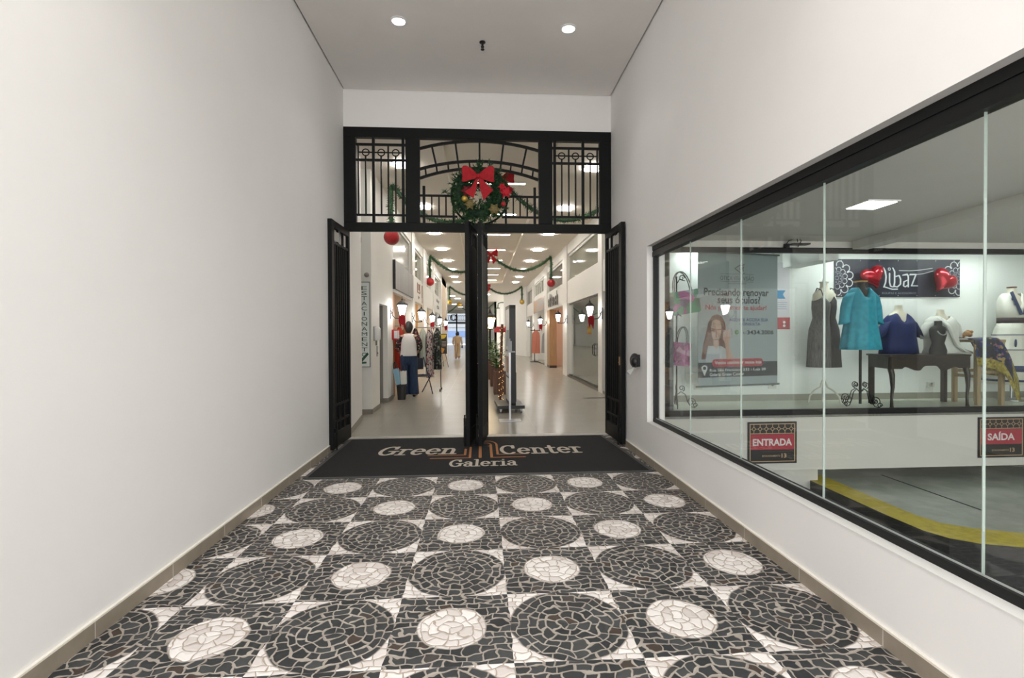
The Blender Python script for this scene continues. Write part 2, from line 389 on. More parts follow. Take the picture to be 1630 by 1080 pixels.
def nib(mb, strokes, P, wx, wy, mi=0):
    """pen strokes (polylines in 2D) drawn with a flat oval nib; P maps 2D to 3D"""
    K = 10; oval = [(wx * math.cos(2 * PI * k / K), wy * math.sin(2 * PI * k / K)) for k in range(K)]
    def hull(pts):
        pts = sorted(set((round(a, 6), round(b, 6)) for a, b in pts)); lo = []; up = []
        cr_ = lambda o, a, b: (a[0] - o[0]) * (b[1] - o[1]) - (a[1] - o[1]) * (b[0] - o[0])
        for p in pts:
            while len(lo) > 1 and cr_(lo[-2], lo[-1], p) <= 0: lo.pop()
            lo.append(p)
        for p in reversed(pts):
            while len(up) > 1 and cr_(up[-2], up[-1], p) <= 0: up.pop()
            up.append(p)
        return lo[:-1] + up[:-1]
    p0 = Vector(P(0, 0)); nrm = (Vector(P(1, 0)) - p0).cross(Vector(P(0, 1)) - p0).normalized(); kk = len(mb.f)
    for st in strokes:
        for a, b in zip(st[:-1], st[1:]):
            kk += 1; off = nrm * (3e-5 * kk)
            h = hull([(a[0] + q[0], a[1] + q[1]) for q in oval] + [(b[0] + q[0], b[1] + q[1]) for q in oval])
            mb.add([Vector(P(*q)) + off for q in h], [tuple(range(len(h)))], mi)
    return mb
def arc(cx, cy_, rx, ry, a0, a1, n=10):
    return [(cx + rx * math.cos(math.radians(a0 + (a1 - a0) * i / n)), cy_ + ry * math.sin(math.radians(a0 + (a1 - a0) * i / n))) for i in range(n + 1)]
def oval(cx, cy_, z, rx, ry, n=20, wob=0.0, k=7, ph=0.0, sq=2.0):
    r = []
    for j in range(n):
        t = 2 * PI * j / n; c, s_ = math.cos(t), math.sin(t); w = 1 + wob * math.sin(k * t + ph)
        e = 2.0 / sq
        r.append((cx + rx * w * math.copysign(abs(c) ** e, c), cy_ + ry * w * math.copysign(abs(s_) ** e, s_), z))
    return r
# ================================================================== THE SETTING
XL, XR, YF, HC = -1.857, 1.857, 6.93, 4.807
IL, IR = -1.98, 2.95                     # inner faces of the shop fronts
CI, CT = 4.45, 4.60                      # gallery ceiling, raised tray
# entrance hall
b = MB(); b.box(XL, XR, -4.0, YF, -.06, 0); struct('floor', b, mosaic_material(), 'black and white stone mosaic pavement with pale discs')
b = MB(); b.box(-2.06, XL, -1.6, 7.05, 0, 5.0); b.add([(XL, 7.05, 0), (-2.02, 8.58, 0), (-2.2, 8.58, 0), (-2.2, 7.05, 0), (XL, 7.05, 5), (-2.02, 8.58, 5), (-2.2, 8.58, 5), (-2.2, 7.05, 5)], [(0, 1, 2, 3), (4, 5, 6, 7), (0, 1, 5, 4), (1, 2, 6, 5), (2, 3, 7, 6), (3, 0, 4, 7)]); struct('wall_left', b, WALL)
b = MB()
b.box(XR, 2.06, -1.6, .3, -.85, 5.0); b.box(XR, 2.06, .3, 5.42, -.85, .455); b.box(XR, 2.06, .3, 5.42, 2.42, 5.0); b.box(XR, 2.06, 5.42, YF, -.85, 5.0)
struct('wall_right', b, WALL)
b = MB(); b.box(XL + .016, XR - .016, -1.6, YF - .012, HC, HC + .03); struct('ceiling', b, CEIL_HALL)
b = MB(); b.box(XL, XR, -1.6, YF, HC + .05, HC + .12); struct('trim_1', b, mat('shadow_gap', (.06, .055, .05), .9))
b = MB(); b.box(XL, XR, YF, 7.13, 4.295, 5.0); struct('wall_front', b, WALL)
b = MB(); b.box(XR, 3.2, YF, 7.13, 0, 5.0); struct('wall_front_right', b, WALL_IN)
b = MB(); b.box(XL, XL + .013, -1.6, YF, 0, .082); struct('baseboard_left', b, BASE)
b = MB(); b.box(XR - .013, XR, -1.6, YF, 0, .082); struct('baseboard_right', b, BASE)
CAULK = mat('caulk_line', (.82, .77, .69), .6)
b = MB(); b.box(XL, XL + .014, -1.6, YF, .082, .092); struct('trim_11', b, CAULK)
b = MB(); b.box(XR - .014, XR, -1.6, YF, .082, .092); struct('trim_12', b, CAULK)
for nm, x in (('baseboard_left_joints', XL + .0131), ('baseboard_right_joints', XR - .0131)):
    b = MB(); y = 1.27 if x < 0 else .95
    while y < YF: b.box(x - .0008, x + .0008, y, y + .004, 0, .0825); y += .60
    struct('trim_2' if x < 0 else 'trim_3', b, mat('tile_grout', (.55, .5, .44), .8))
b = MB(); b.box(XL, XR, YF - .02, 7.07, 0, .012); struct('trim_4', b, mat('stone_threshold', (.42, .40, .36), .35, noise=.3, nscale=30))
# white sill that runs along the window opening
b = MB(); b.box(XR - .004, 2.055, .3, 5.42, .455, .459); struct('trim_5', b, mat('sill_paint', (.84, .83, .80), .4))

# gallery beyond the gate
GT = tile_material('porcelain_tiles', (.37, .345, .30), (.32, .30, .26), (.22, .20, .17), .80, .25, .02, 7.08)
b = MB(); b.box(-6.0, 7.2, 7.07, 66, -.06, 0); struct('floor', b, GT)
b = MB()
b.box(IL - 1.2, -.60, 7.13, 29.3, CI, CT); b.box(1.30, IR + .35, 7.13, 29.3, CI, CT); b.box(-6, 7, 29.3, 66, CI, CT)
struct('ceiling', b, CEIL_IN)
b = MB(); b.box(-.70, 1.40, 7.13, 29.4, CT, CT + .1); struct('ceiling', b, CEIL_IN)
# left side near the gate: alcove with the parking sign, then the wall with a lift recess
b = MB()
b.box(-3.3, -2.2, 8.45, 8.58, 0, 4.5); b.box(-3.4, -3.2, 8.6, 9.2, 0, 4.5)
struct('wall_alcove', b, WALL_IN)
b = MB(); b.box(-3.3, IL - .1, 9.15, 9.25, 0, 4.5); b.box(IL - .1, IL, 9.15, 9.88, 0, 4.5); b.box(IL - .1, IL, 9.88, 10.72, 2.06, 4.5); b.box(IL - .1, IL, 10.72, 11.38, 0, 4.5)
struct('wall_lift', b, WALL_IN)
b = MB(); b.box(-2.5, IL - .1, 9.80, 9.88, 0, 2.2); b.box(-2.5, IL - .1, 10.72, 10.8, 0, 2.2); b.box(-2.55, -2.45, 9.8, 10.8, 0, 2.2); b.box(-2.5, IL - .1, 9.8, 10.8, 2.06, 2.2)
struct('door_1', b, mat('grey_lift_panel', (.30, .29, .27), .45, noise=.15, nscale=4))
b = MB(); b.box(-3.2, IL + .012, 9.138, 9.15, 0, .085); b.box(IL, IL + .012, 9.138, 9.88, 0, .085); b.box(IL, IL + .012, 10.72, 11.38, 0, .085); b.add([(XL, 7.06, 0), (-2.02, 8.58, 0), (-2.01, 8.58, 0), (XL + .01, 7.06, 0), (XL, 7.06, .085), (-2.02, 8.58, .085), (-2.01, 8.58, .085), (XL + .01, 7.06, .085)], [(0, 1, 2, 3), (4, 5, 6, 7), (0, 1, 5, 4), (1, 2, 6, 5), (2, 3, 7, 6), (3, 0, 4, 7)]); b.box(-2.45, IL, 10.70, 10.72, 0, .085)
struct('baseboard_gallery', b, BASE_IN)
# shop fronts: posts, fascias, upper panes, rooms behind
FRONT = mat('shopfront_paint', (.86, .85, .81), .4)
LP = [(14.45, 15.05), (17.3, 18.3), (20.9, 21.6), (24.7, 25.4), (28.9, 29.6)]
b = MB()
for y0, y1 in LP: b.box(IL - .18, IL + .03, y0, y1, 0, CI)
b.box(IL - .18, IL, 11.38, 11.5, 2.45, CI)
b.box(IL - .15, IL, 11.4, 29.6, 4.10, CI)
b.box(IL - .15, IL, 15.05, 24.7, 2.45, 3.17)
struct('wall_shops_left', b, FRONT)
b = MB(); b.box(IL - .15, IL, 25.4, 28.9, 0, CI); struct('wall_shops_left_beige', b, mat('beige_cladding', (.70, .56, .40), .5, noise=.1))
RP = [(11.75, 12.15), (16.6, 17.45), (21.6, 22.5), (27.0, 27.8), (31.2, 31.9)]
b = MB()
for y0, y1 in RP: b.box(IR - .03, IR + .2, y0, y1, 0, CI)
b.box(IR, IR + .2, 7.13, 7.3, 0, CI)
b.box(IR, IR + .2, 7.13, 31.9, 4.12, CI)
b.box(IR - .005, IR + .2, 7.3, 21.6, 2.46, 3.22); b.box(IR - .005, IR + .2, 27.8, 31.2, 2.5, 3.2); b.box(IR, IR + .2, 22.5, 27.0, 3.2, 3.42)
struct('wall_shops_right', b, FRONT)
UPANE = mat('upper_pane_green', (.30, .31, .26), .06, spec=.8)
UDARK = mat('upper_pane_dark', (.10, .10, .095), .05, spec=.8)
UFROST = mat('upper_pane_frosted', (.42, .42, .39), .22, spec=.8)
wi = 1
def upper(x, y0, y1, m, z0=3.2, z1=4.1, munt=0, side=1):
    global wi
    t = MB(); xs = x - .04 * side
    for a0, a1, c0, c1 in ((y0, y0 + .06, z0, z1), (y1 - .06, y1, z0, z1), (y0, y1, z0, z0 + .06), (y0, y1, z1 - .06, z1)): t.box(min(x, x - .08 * side), max(x, x - .08 * side), a0, a1, c0, c1)
    for k in range(munt):
        yy = y0 + (y1 - y0) * (k + 1) / (munt + 1); t.box(min(x, x - .08 * side), max(x, x - .08 * side), yy - .03, yy + .03, z0, z1)
    o = struct('window_%d' % wi, t, FRONT); wi += 1
    MB().box(x - .05 * side - .005, x - .05 * side + .005, y0 + .05, y1 - .05, z0 + .05, z1 - .05).build('pane', m, o)
    return o
upper(IL - .04, 11.5, 14.45, UFROST, 2.5); upper(IL - .04, 15.05, 17.3, UPANE); upper(IL - .04, 18.3, 20.9, UPANE); upper(IL - .04, 21.6, 24.7, UPANE)
upper(IR + .04, 7.3, 11.75, UPANE, side=-1); upper(IR + .04, 12.15, 16.6, UPANE, side=-1); upper(IR + .04, 17.45, 21.6, UDARK, side=-1)
upper(IR + .04, 22.5, 27.0, UPANE, 3.42, munt=4, side=-1); upper(IR + .04, 27.8, 31.2, UDARK, side=-1)
# rooms of the shops (floor runs on), each with its own ceiling panel light
def room(nm, xw, xb, y0, y1, wallm, zc=2.75, lightcol=(1, .95, .87), k=1.0, tr=None):
    s = 1 if xb > xw else -1
    t = MB(); lo, hi = min(xw, xb), max(xw, xb)
    t.box(lo, hi, y0 - .05, y0, 0, zc); t.box(lo, hi, y1, y1 + .05, 0, zc)
    t.box(xb if s > 0 else xb - .05, xb + .05 if s > 0 else xb, y0, y1, 0, zc); t.box(lo, hi, y0, y1, zc, zc + .05)
    struct('wall_' + nm, t, wallm)
    n = max(1, int((y1 - y0) / 1.9))
    for i in range(n):
        yc = y0 + (y1 - y0) * (i + .5) / n; xc = xw + (xb - xw) * .45
        o = MB().box(xc - .5, xc + .5, yc - .12, yc + .12, zc - .03, zc).build('ceiling_light', emit('shop_light_' + nm, lightcol, E_SHOP * k))
        tag(o, 'ceiling light panel inside the %s, %s' % (tr, ['nearest the gate', 'second from the gate', 'third from the gate', 'fourth from the gate', 'farthest from the gate'][min(i, 4)]), 'light', 'shop ceiling lights')
PINK = mat('warm_shop_wall', (.74, .60, .46), .6, noise=.15, nscale=2)
room('shop_garments', IL - .18, -5.2, 11.45, 14.9, PINK, tr='garment shop behind the grey signboard', lightcol=(1, .9, .76), k=1.3)
room('shop_second', IL - .18, -5.0, 15.05, 18.2, mat('orange_lit_wall', (.82, .60, .34), .6), tr='second shop on the left', lightcol=(1, .84, .6), k=1.6)
room('shop_third', IL - .18, -5.0, 18.35, 21.5, mat('cream_shop_wall', (.78, .66, .48), .6), tr='third shop on the left', lightcol=(1, .86, .66), k=1.4)
room('shop_fourth', IL - .18, -5.0, 21.65, 25.3, mat('grey_shop_wall', (.5, .5, .48), .6), tr='fourth shop on the left', k=.9)
room('shop_glazed', IR + .2, 7.0, 7.35, 16.9, mat('olive_shop_wall', (.40, .40, .34), .6, noise=.1), tr='glazed shop on the right', lightcol=(1, .98, .92), k=.33)
room('shop_wooden', IR + .2, 6.8, 17.1, 21.9, mat('rosy_shop_wall', (.74, .52, .40), .6), tr='shop with the wooden post', lightcol=(1, .88, .74), k=1.5)
room('shop_mannequin', IR + .2, 6.8, 22.1, 27.3, mat('pale_shop_wall', (.78, .77, .74), .6), tr='third shop on the right', k=1.2)
room('shop_far', IR + .2, 6.0, 27.5, 31.5, mat('far_shop_wall', (.55, .55, .52), .6), tr='last shop on the right', k=.8)
# beyond the shops: slanting white wall on the right, piers, side walls, far gate front
b = MB(); b.add([(2.98, 31.5, 0), (1.72, 36.5, 0), (1.9, 36.6, 0), (3.1, 31.6, 0), (2.98, 31.5, CI), (1.72, 36.5, CI), (1.9, 36.6, CI), (3.1, 31.6, CI)],
    [(0, 1, 2, 3), (4, 5, 6, 7), (0, 1, 5, 4), (1, 2, 6, 5), (2, 3, 7, 6), (3, 0, 4, 7)])
b.box(1.55, 1.75, 38.6, 39.4, 0, 3.75); b.box(1.40, 1.62, 42, 43, 0, 3.5)
struct('wall_far_right', b, WALL_IN)
b = MB(); b.box(1.30, 3.2, 46, 46.2, 0, CI); b.box(-6, -2.4, 30.6, 30.8, 0, CI); b.box(-6, -5.8, 30.6, 66, 0, CI); b.box(1.3, 1.5, 46, 62, 0, CI); b.box(-6, 1.5, 62, 62.3, 4.0, CI); b.box(-6, -4.3, 62, 62.3, 0, 4.2); b.box(-.4, 1.5, 62, 62.3, 0, 4.2)
struct('wall_far', b, WALL_IN)
b = MB(); b.box(-.15, .95, 44.9, 45.2, 1.75, 3.3); b.box(-.15, -.05, 44.9, 45.2, 0, 3.3); b.box(.85, .95, 44.9, 45.2, 0, 3.3)
struct('trim_6', b, mat('ochre_cladding', (.80, .55, .26), .5))
o = MB().box(-.05, .85, 44.86, 44.9, 1.9, 3.2).build('lit_panel', emit('lit_panel', (1, .74, .42), 1.1)); tag(o, 'warm backlit panel far down the gallery above the lantern', 'lightbox')

# driveway and shop window seen through the glazing on the right
GREYFLOOR = mat('ramp_floor', (.36, .40, .36), .28, noise=.25, nscale=5)
DARKFLOOR = mat('dark_basalt', (.035, .04, .04), .4, noise=.4, nscale=12)
b = MB(); b.box(2.06, 8.2, -1.6, 6.4, -.86, -.80); struct('floor', b, DARKFLOOR)
b = MB(); g_ = [(4.5, 6.2), (4.48, 5.2), (4.48, 4.85), (4.54, 4.60), (4.72, 4.46), (5.07, 4.31), (5.48, 4.20), (8.2, 3.77), (8.2, 6.2)]; b.add([(x, y, -.47) for x, y in g_] + [(4.4, 6.2, -.47), (4.4, 11, -1.3), (8.2, 11, -1.3)], [tuple(range(9))[::-1], (9, 8, 11, 10)]); struct('floor', b, GREYFLOOR)
b = MB(); b.box(2.06, 8.2, -.4, 6.0, 2.60, 2.75); struct('ceiling', b, RAMP_PAINT)
b = MB(); b.add([(4.60, 5.98, 2.40), (4.80, 5.98, 2.40), (4.35, 1.2, 2.40), (4.15, 1.2, 2.40), (4.60, 5.98, 2.6), (4.80, 5.98, 2.6), (4.35, 1.2, 2.6), (4.15, 1.2, 2.6)],
    [(0, 1, 2, 3), (4, 5, 6, 7), (0, 1, 5, 4), (1, 2, 6, 5), (2, 3, 7, 6), (3, 0, 4, 7)]); b.v = [(v[0] + .1, v[1], v[2] + .1 if v[2] < 2.5 else v[2]) for v in b.v]
struct('trim_7', b, RAMP_PAINT)
b = MB(); b.box(8.2, 8.4, -.4, 11, -1.3, 2.75); struct('wall_ramp_right', b, RAMP_PAINT)
b = MB(); b.box(2.28, 8.2, 6.0, 6.93, -.29, .38); b.box(2.06, 2.28, 6.0, 6.93, -.86, 2.75); b.box(2.28, 8.2, 6.0, 6.1, 2.52, 2.75); b.box(2.28, 4.32, 6.08, 6.9, -.86, -.29)
b.box(2.28, 8.2, 10.9, 11, -1.4, 0); b.box(4.32, 8.2, 6.93, 11, -.3, -.2)
struct('wall_ramp_back', b, RAMP_PAINT)
b = MB(); b.box(2.26, 8.2, 5.975, 6.9, .385, .41); struct('trim_8', b, mat('granite_ledge', (.20, .20, .18), .4, noise=.5, nscale=60))
b = MB(); b.box(2.28, 8.2, 6.06, 6.9, .41, .47); struct('floor', b, mat('display_floor', (.62, .64, .54), .35))
DW = mat('display_white', (.80, .82, .80), .5)
b = MB(); b.box(2.28, 8.2, 6.885, 6.925, .41, 2.7); b.box(2.28, 2.33, 6.06, 6.9, .41, 2.7); b.box(8.15, 8.2, 6.06, 6.9, .41, 2.7)
struct('wall_display', b, DW)
b = MB(); b.box(2.28, 8.2, 6.06, 6.9, 2.66, 2.7); b.box(4.35, 4.6, 6.1, 6.88, 2.38, 2.66); struct('ceiling', b, DW)
b = MB(); b.box(2.33, 8.15, 6.87, 6.886, .47, .56); struct('baseboard_display', b, mat('display_skirting', (.30, .29, .25), .45))
# yellow kerb that curves along the driveway
k0 = [(4.22, 6.3), (4.2, 4.87), (4.22, 4.45), (4.30, 4.27), (4.46, 4.14), (4.78, 4.03), (5.3, 3.9), (8.2, 3.47)]
k1 = [(4.52, 6.3), (4.5, 5.2), (4.5, 4.85), (4.56, 4.62), (4.74, 4.48), (5.09, 4.33), (5.5, 4.22), (8.2, 3.79)]
b = MB(); n = len(k0)
b.add([(x, y, -.80) for x, y in k0] + [(x, y, -.45) for x, y in k0] + [(x, y, -.45) for x, y in k1] + [(x, y, -.80) for x, y in k1],
      [(q * n + i, q * n + i + 1, q * n + n + i + 1, q * n + n + i) for q in (0, 2) for i in range(n - 1)], 0)
b.add([(x, y, -.45) for x, y in k0] + [(x, y, -.45) for x, y in k1], [(i, i + 1, n + i + 1, n + i) for i in range(n - 1)], 1)
b.add([(x, y, -.445) for x, y in k0], [], 1)
o = struct('trim_9', b, [mat('kerb_black', (.010, .011, .011), .5), mat('kerb_yellow', (.50, .40, .02), .5, noise=.25, nscale=14)], 'yellow painted kerb curving along the driveway')
b = MB(); b.box(5.36, 5.38, 4.95, 6.3, -.47, -.466); struct('trim_10', b, BLACK)

# window_1: the long frameless glazing in the right wall
FX0, FX1 = 1.925, 1.985
b = MB()
b.box(FX0, FX1, .3, 5.42, .459, .50); b.box(FX0, FX1, .3, 5.42, 2.30, 2.42); b.box(FX0, FX1, 5.385, 5.42, .459, 2.42); b.box(FX0, FX1, .3, .34, .459, 2.42)
b.box(FX0 - .008, FX0, .3, 5.42, 2.37, 2.42); b.box(FX0 - .008, FX0, .3, 5.42, 2.30, 2.355)
gw = struct('window_20', b, ALU)
for i in range(6):
    y1 = 5.39 - .898 * i; y0 = max(y1 - .893, .33)
    t = MB().box(1.949, 1.957, y0, y1, .49, 2.31); p = t.build('glass_pane', GLASS, gw)
    if i < 5: MB().box(1.947, 1.959, y0 - .0045, y0 - .0015, .49, 2.31).build('pane_edge', EDGE, gw)
b = MB(); b.box(1.944, 1.947, .33, 5.39, .50, .508); b.build('glazing_bead', mat('glazing_bead', (.45, .47, .45), .3), gw)
# window_2: shop window of the display opposite
b = MB(); b.box(2.28, 8.2, 5.99, 6.05, .41, .478); b.box(2.28, 8.2, 5.99, 6.05, 2.455, 2.52); b.box(2.275, 2.34, 5.99, 6.05, .41, 2.52)
gd = struct('window_21', b, ALU)
for x0, x1 in ((2.34, 3.19), (3.195, 4.3), (4.305, 5.35), (5.355, 6.45), (6.455, 7.6), (7.605, 8.2)):
    MB().box(x0, x1, 6.016, 6.024, .47, 2.46).build('glass_pane', SHOPGLASS, gd)
# window_3 (glazed storefront on the right)
b = MB(); b.box(IR + .06, IR + .1, 7.3, 16.6, 0, .05); b.box(IR + .06, IR + .1, 7.3, 16.6, 2.42, 2.46)
gs = struct('window_22', b, mat('storefront_rail', (.10, .095, .085), .4, .3))
for y0, y1 in ((7.35, 11.7), (12.18, 13.35), (13.36, 16.3)): MB().box(IR + .076, IR + .084, y0, y1, .05, 2.42).build('glass_pane', SHOPGLASS, gs)
b = MB(); b.box(IR - .012, IR, 7.3, 16.6, 0, .06); b.box(IR - .012, IR, 22.5, 27, 0, .05); struct('baseboard_shops', b, mat('shop_skirting', (.14, .11, .085), .4))
# ================================================================== THE ENTRANCE GATE
TH, TK = .018, .036
def arch_pts(zm, sag, hw, n=24):
    R_ = (hw * hw + sag * sag) / (2 * sag)
    return [(x, zm - R_ + math.sqrt(R_ * R_ - x * x)) for x in [hw * (2 * i / n - 1) for i in range(n + 1)]]
gate = thing('gate_transom', 'black wrought iron transom with arches and ring bars above the open gate', 'gate', (0, YF - .02, 0))
YD = .05
def vb(b, x, z0, z1, w): b.box(x - w / 2, x + w / 2, .005, YD - .01, z0, z1)
def hb(b, x0, x1, z, w): b.box(x0, x1, .008, YD - .012, z - w / 2, z + w / 2)
b = MB()
b.box(XL, XR, 0, YD + .03, 4.155, 4.294); b.box(XL, XR, 0, YD + .03, 2.87, 2.99)
for s in (-1, 1):
    x0, x1 = sorted((s * 1.69, s * 1.856)); b.box(x0, x1, 0, YD + .03, 2.99, 4.155)
    x0, x1 = sorted((s * .825, s * 1.02)); b.box(x0, x1, 0, YD + .03, 2.99, 4.155)
b.build('frame', IRON, gate, bevel=.006)
for s in (-1, 1):
    b = MB()
    for x, z0, z1, w in ((1.66, 3.094, 4.06, TH), (1.56, 3.094, 3.91, TH), (1.455, 2.99, 4.155, TK), (1.35, 3.094, 3.91, TH), (1.254, 3.094, 4.06, TH), (1.154, 3.094, 3.91, TH), (1.053, 2.99, 4.155, TK)): vb(b, s * x, z0, z1, w)
    for z, w in ((4.06, .03), (3.847, .03), (3.094, .026)): hb(b, *sorted((s * 1.02, s * 1.69)), z, w)
    hb(b, *sorted((s * 1.053, s * 1.66)), 3.953, .010)
    b.build('side_grille', IRON, gate)
    for x in (1.56, 1.35, 1.154):
        MB().tube([(s * x + .046 * math.cos(t), .025, 3.953 + .046 * math.sin(t)) for t in [2 * PI * k / 20 for k in range(20)]], .008, 6, closed=True).build('iron_ring', IRON, gate, smooth=True)
b = MB()
for zm, sag in ((4.134, .117), (3.856, .122), (3.756, .148)):
    pts = arch_pts(zm, sag, .825)
    for p, q in zip(pts[:-1], pts[1:]): b.bar((p[0], .022, p[1]), (q[0], .022, q[1]), .034, .032, up=(0, 1, 0))
def zarch(zm, sag, x): 
    R_ = (.825 ** 2 + sag * sag) / (2 * sag); return zm - R_ + math.sqrt(R_ * R_ - x * x)
for xa, xb_, xc in ((.66, .60, .585), (.335, .30, .285), (0, 0, 0)):
    for s in ((-1, 1) if xa else (1,)):
        b.bar((s * xa, .022, zarch(4.134, .117, xa)), (s * xb_, .022, zarch(3.856, .122, xb_)), .026, .03, up=(0, 1, 0))
        b.bar((s * xb_, .022, zarch(3.856, .122, xb_)), (s * xc, .022, zarch(3.756, .148, xc)), .022, .03, up=(0, 1, 0))
for x in (.75, .44, .145):
    for s in (-1, 1): b.bar((s * x, .022, zarch(3.856, .122, x)), (s * (x - .012), .022, zarch(3.756, .148, x - .012)), .02, .03, up=(0, 1, 0))
b.build('fan_arch', IRON, gate)
for s in (-1, 1):
    b = MB()
    vb(b, s * .77, 2.99, 3.50, TK)
    for x in (.664, .564, .468): vb(b, s * x, 3.083, 3.37, TH)
    vb(b, s * .363, 2.99, 3.37, TK * .8)
    hb(b, *sorted((s * .825, s * .36)), 3.37, .026); hb(b, *sorted((s * .825, s * .31)), 3.083, .026)
    vb(b, s * .17, 2.99, 3.03, TH)
    b.build('low_fence', IRON, gate)
MB().tube([(.392 * math.cos(t), .025, 3.372 + .392 * math.sin(t)) for t in [2 * PI * k / 40 for k in range(40)]], .014, 8, closed=True).build('wreath_ring', IRON, gate, smooth=True)
b = MB(); b.box(.025, .085, .0, .06, .012, 2.88); b.build('centre_post', IRON, gate)

def leaf(label, hinge, free, side, tagged=False, brass=False):
    hx, hy = hinge; fx, fy = free
    W = math.hypot(fx - hx, fy - hy); a = math.atan2(fy - hy, fx - hx)
    t = thing('gate_leaf', label, 'gate', (hx, hy, .02), a, 'open leaves of the entrance gate')
    D = .022; H_ = 2.85
    b = MB()
    b.box(0, .055, -D, D, .02, H_); b.box(W - .10, W, -D * 1.2, D * 1.2, .01, H_); b.box(.055, W - .10, -D, D, H_ - .09, H_); b.box(.055, W - .10, -D, D, .02, .21)
    b.build('frame', IRON, t, bevel=.004)
    b = MB(); x0, x1 = .055, W - .10
    for z, w in ((H_ - .27, .03), (.54, .03), (.33, .03)): b.box(x0, x1, -.014, .014, z - w / 2, z + w / 2)
    n = 7
    for k in range(1, n):
        x = x0 + (x1 - x0) * k / n
        b.box(x - .009, x + .009, -.010, .010, .54, H_ - .27)
    for k in (1, 2):
        x = x0 + (x1 - x0) * k / 3
        b.box(x - .013, x + .013, -.013, .013, .21, .54); b.box(x - .013, x + .013, -.013, .013, H_ - .27, H_ - .09)
    b.build('bars', IRON, t)
    MB().box(x0, x1, side * .012, side * .016, .20, H_ - .26).build('back_sheet', mat('black_sheet', (.006, .0062, .0065), .6, 0, .2), t)
    b = MB(); b.box(W - .075, W - .045, -side * .05 - .012, -side * .05 + .012, .04, .36); b.cyl(W - .06, -side * .05, .0, .40, .009, 8); b.box(W - .085, W - .035, -side * .03 - .02, -side * .03 + .02, .22, .27)
    b.build('floor_bolt', IRON, t)
    if tagged:
        b = MB(); b.box(W - .30, W - .12, -side * .014 - .002, -side * .014 + .002, H_ - .245, H_ - .125); tag(b.build('sticker', mat('pale_sticker', (.42, .41, .38), .5), t), 'pale grey sticker')
    if brass:
        b = MB(); b.box(W - .09, W - .05, -side * .028 - .004, -side * .028 + .004, 1.02, 1.13); b.cyl(W - .07, -side * .034, 1.05, 1.06, .012, 8); tag(b.build('lock_plate', mat('worn_brass', (.45, .30, .14), .4, .8), t), 'worn brass lock plate')
    return t
leaf('open black iron gate leaf folded against the left wall, pale sticker at its top', (-1.80, 6.92), (-1.832, 6.18), -1, tagged=True)
leaf('left one of the two black gate leaves standing open back to back in the middle', (-.055, 6.92), (-.165, 6.25), 1)
leaf('right one of the two black gate leaves standing open back to back in the middle', (.085, 6.92), (-.005, 6.26), 1, brass=True)
leaf('open black iron gate leaf swung to the right wall, brass lock plate on its edge', (1.785, 6.92), (1.815, 6.19), 1, brass=True, tagged=True)

# ------------------------------------------------------------------ pine needles, bows, wreath, garlands
def needles(b, c, axis, r, n, ln, w=.006, rnd=random):
    c = Vector(c); axis = Vector(axis).normalized(); p = axis.orthogonal().normalized(); q = axis.cross(p)
    for _ in range(n):
        t = rnd.uniform(0, 2 * PI); d = p * math.cos(t) + q * math.sin(t)
        dirv = (d + axis * rnd.uniform(-.7, .7)).normalized(); s = dirv.cross(Vector((rnd.uniform(-1, 1), rnd.uniform(-1, 1), rnd.uniform(-1, 1)))).normalized() * w
        a = c + d * r * .35; e = c + dirv * ln * rnd.uniform(.65, 1.1)
        b.add([a - s, a + s, e], [(0, 1, 2)])
PINE = blotch('pine_needles', [(0, (.008, .040, .014)), (.4, (.015, .065, .022)), (.75, (.03, .11, .03)), (.93, (.05, .16, .05))], 45, .55)
def bow_parts(parent, k, y=0.0, cx=0.0, cz=0.0):
    """a soft ribbon bow k metres wide facing -y"""
    def loop(s):
        b = MB(); n, m_ = 12, 12
        prof = [(.02, .05), (.10, .11), (.24, .19), (.38, .25), (.47, .255), (.50, .22)]
        rings = []
        for i, (x, h) in enumerate(prof):
            rise = .09 * math.sin(min(1, x / .4) * PI / 2); th = .02 + .10 * math.sin(PI * min(1, (x + .02) / .54))
            rings.append([(cx + s * k * (x + .012 * math.sin(3 * t)), y - k * (.03 + th * .5 * math.cos(t) * .9 + .02 * math.sin(4 * t + i)), cz + k * (rise + h * math.sin(t))) for t in [2 * PI * j / 16 for j in range(16)]])
        b.rings(rings); return b
    def tail(s):
        L0 = [(.0, .02), (s * .05, -.02), (s * .20, -.28), (s * .40, -.44), (s * .14, -.60), (s * .06, -.35)] if s < 0 else [(.0, .02), (s * .07, -.0), (s * .30, -.26), (s * .45, -.36), (s * .16, -.66), (s * .05, -.33)]
        b = MB(); P0 = [(cx + k * x * 1.05, y - k * (.02 + .05 * abs(x) + .02 * math.sin(9 * x)), cz + k * z * 1.12) for x, z in L0]
        P1 = [(p[0], p[1] + .012 * k + .004, p[2]) for p in P0]
        nn = len(P0); b.add(P0 + P1, [tuple(range(nn)), tuple(range(nn, 2 * nn))[::-1]] + [(i, (i + 1) % nn, nn + (i + 1) % nn, nn + i) for i in range(nn)])
        return b
    for s in (-1, 1): loop(s).build('loop', RED, parent, smooth=True)
    for s in (-1, 1): tail(s).build('tail', RED, parent)
    MB().sphere((cx, y - k * .07, cz + k * .01), k * .065, 12, 8, sc=(1, .8, 1.1)).build('knot', RED, parent, smooth=True)
def bow(label, loc, k, group='red bows along the gallery'):
    t = thing('ribbon_bow', label, 'bow', loc, 0, group); bow_parts(t, k); return t
wr = thing('christmas_wreath', 'green christmas wreath with a big red bow hung on the gate transom', 'wreath', (-.005, 6.84, 3.385))
b = MB(); rw = random.Random(3)
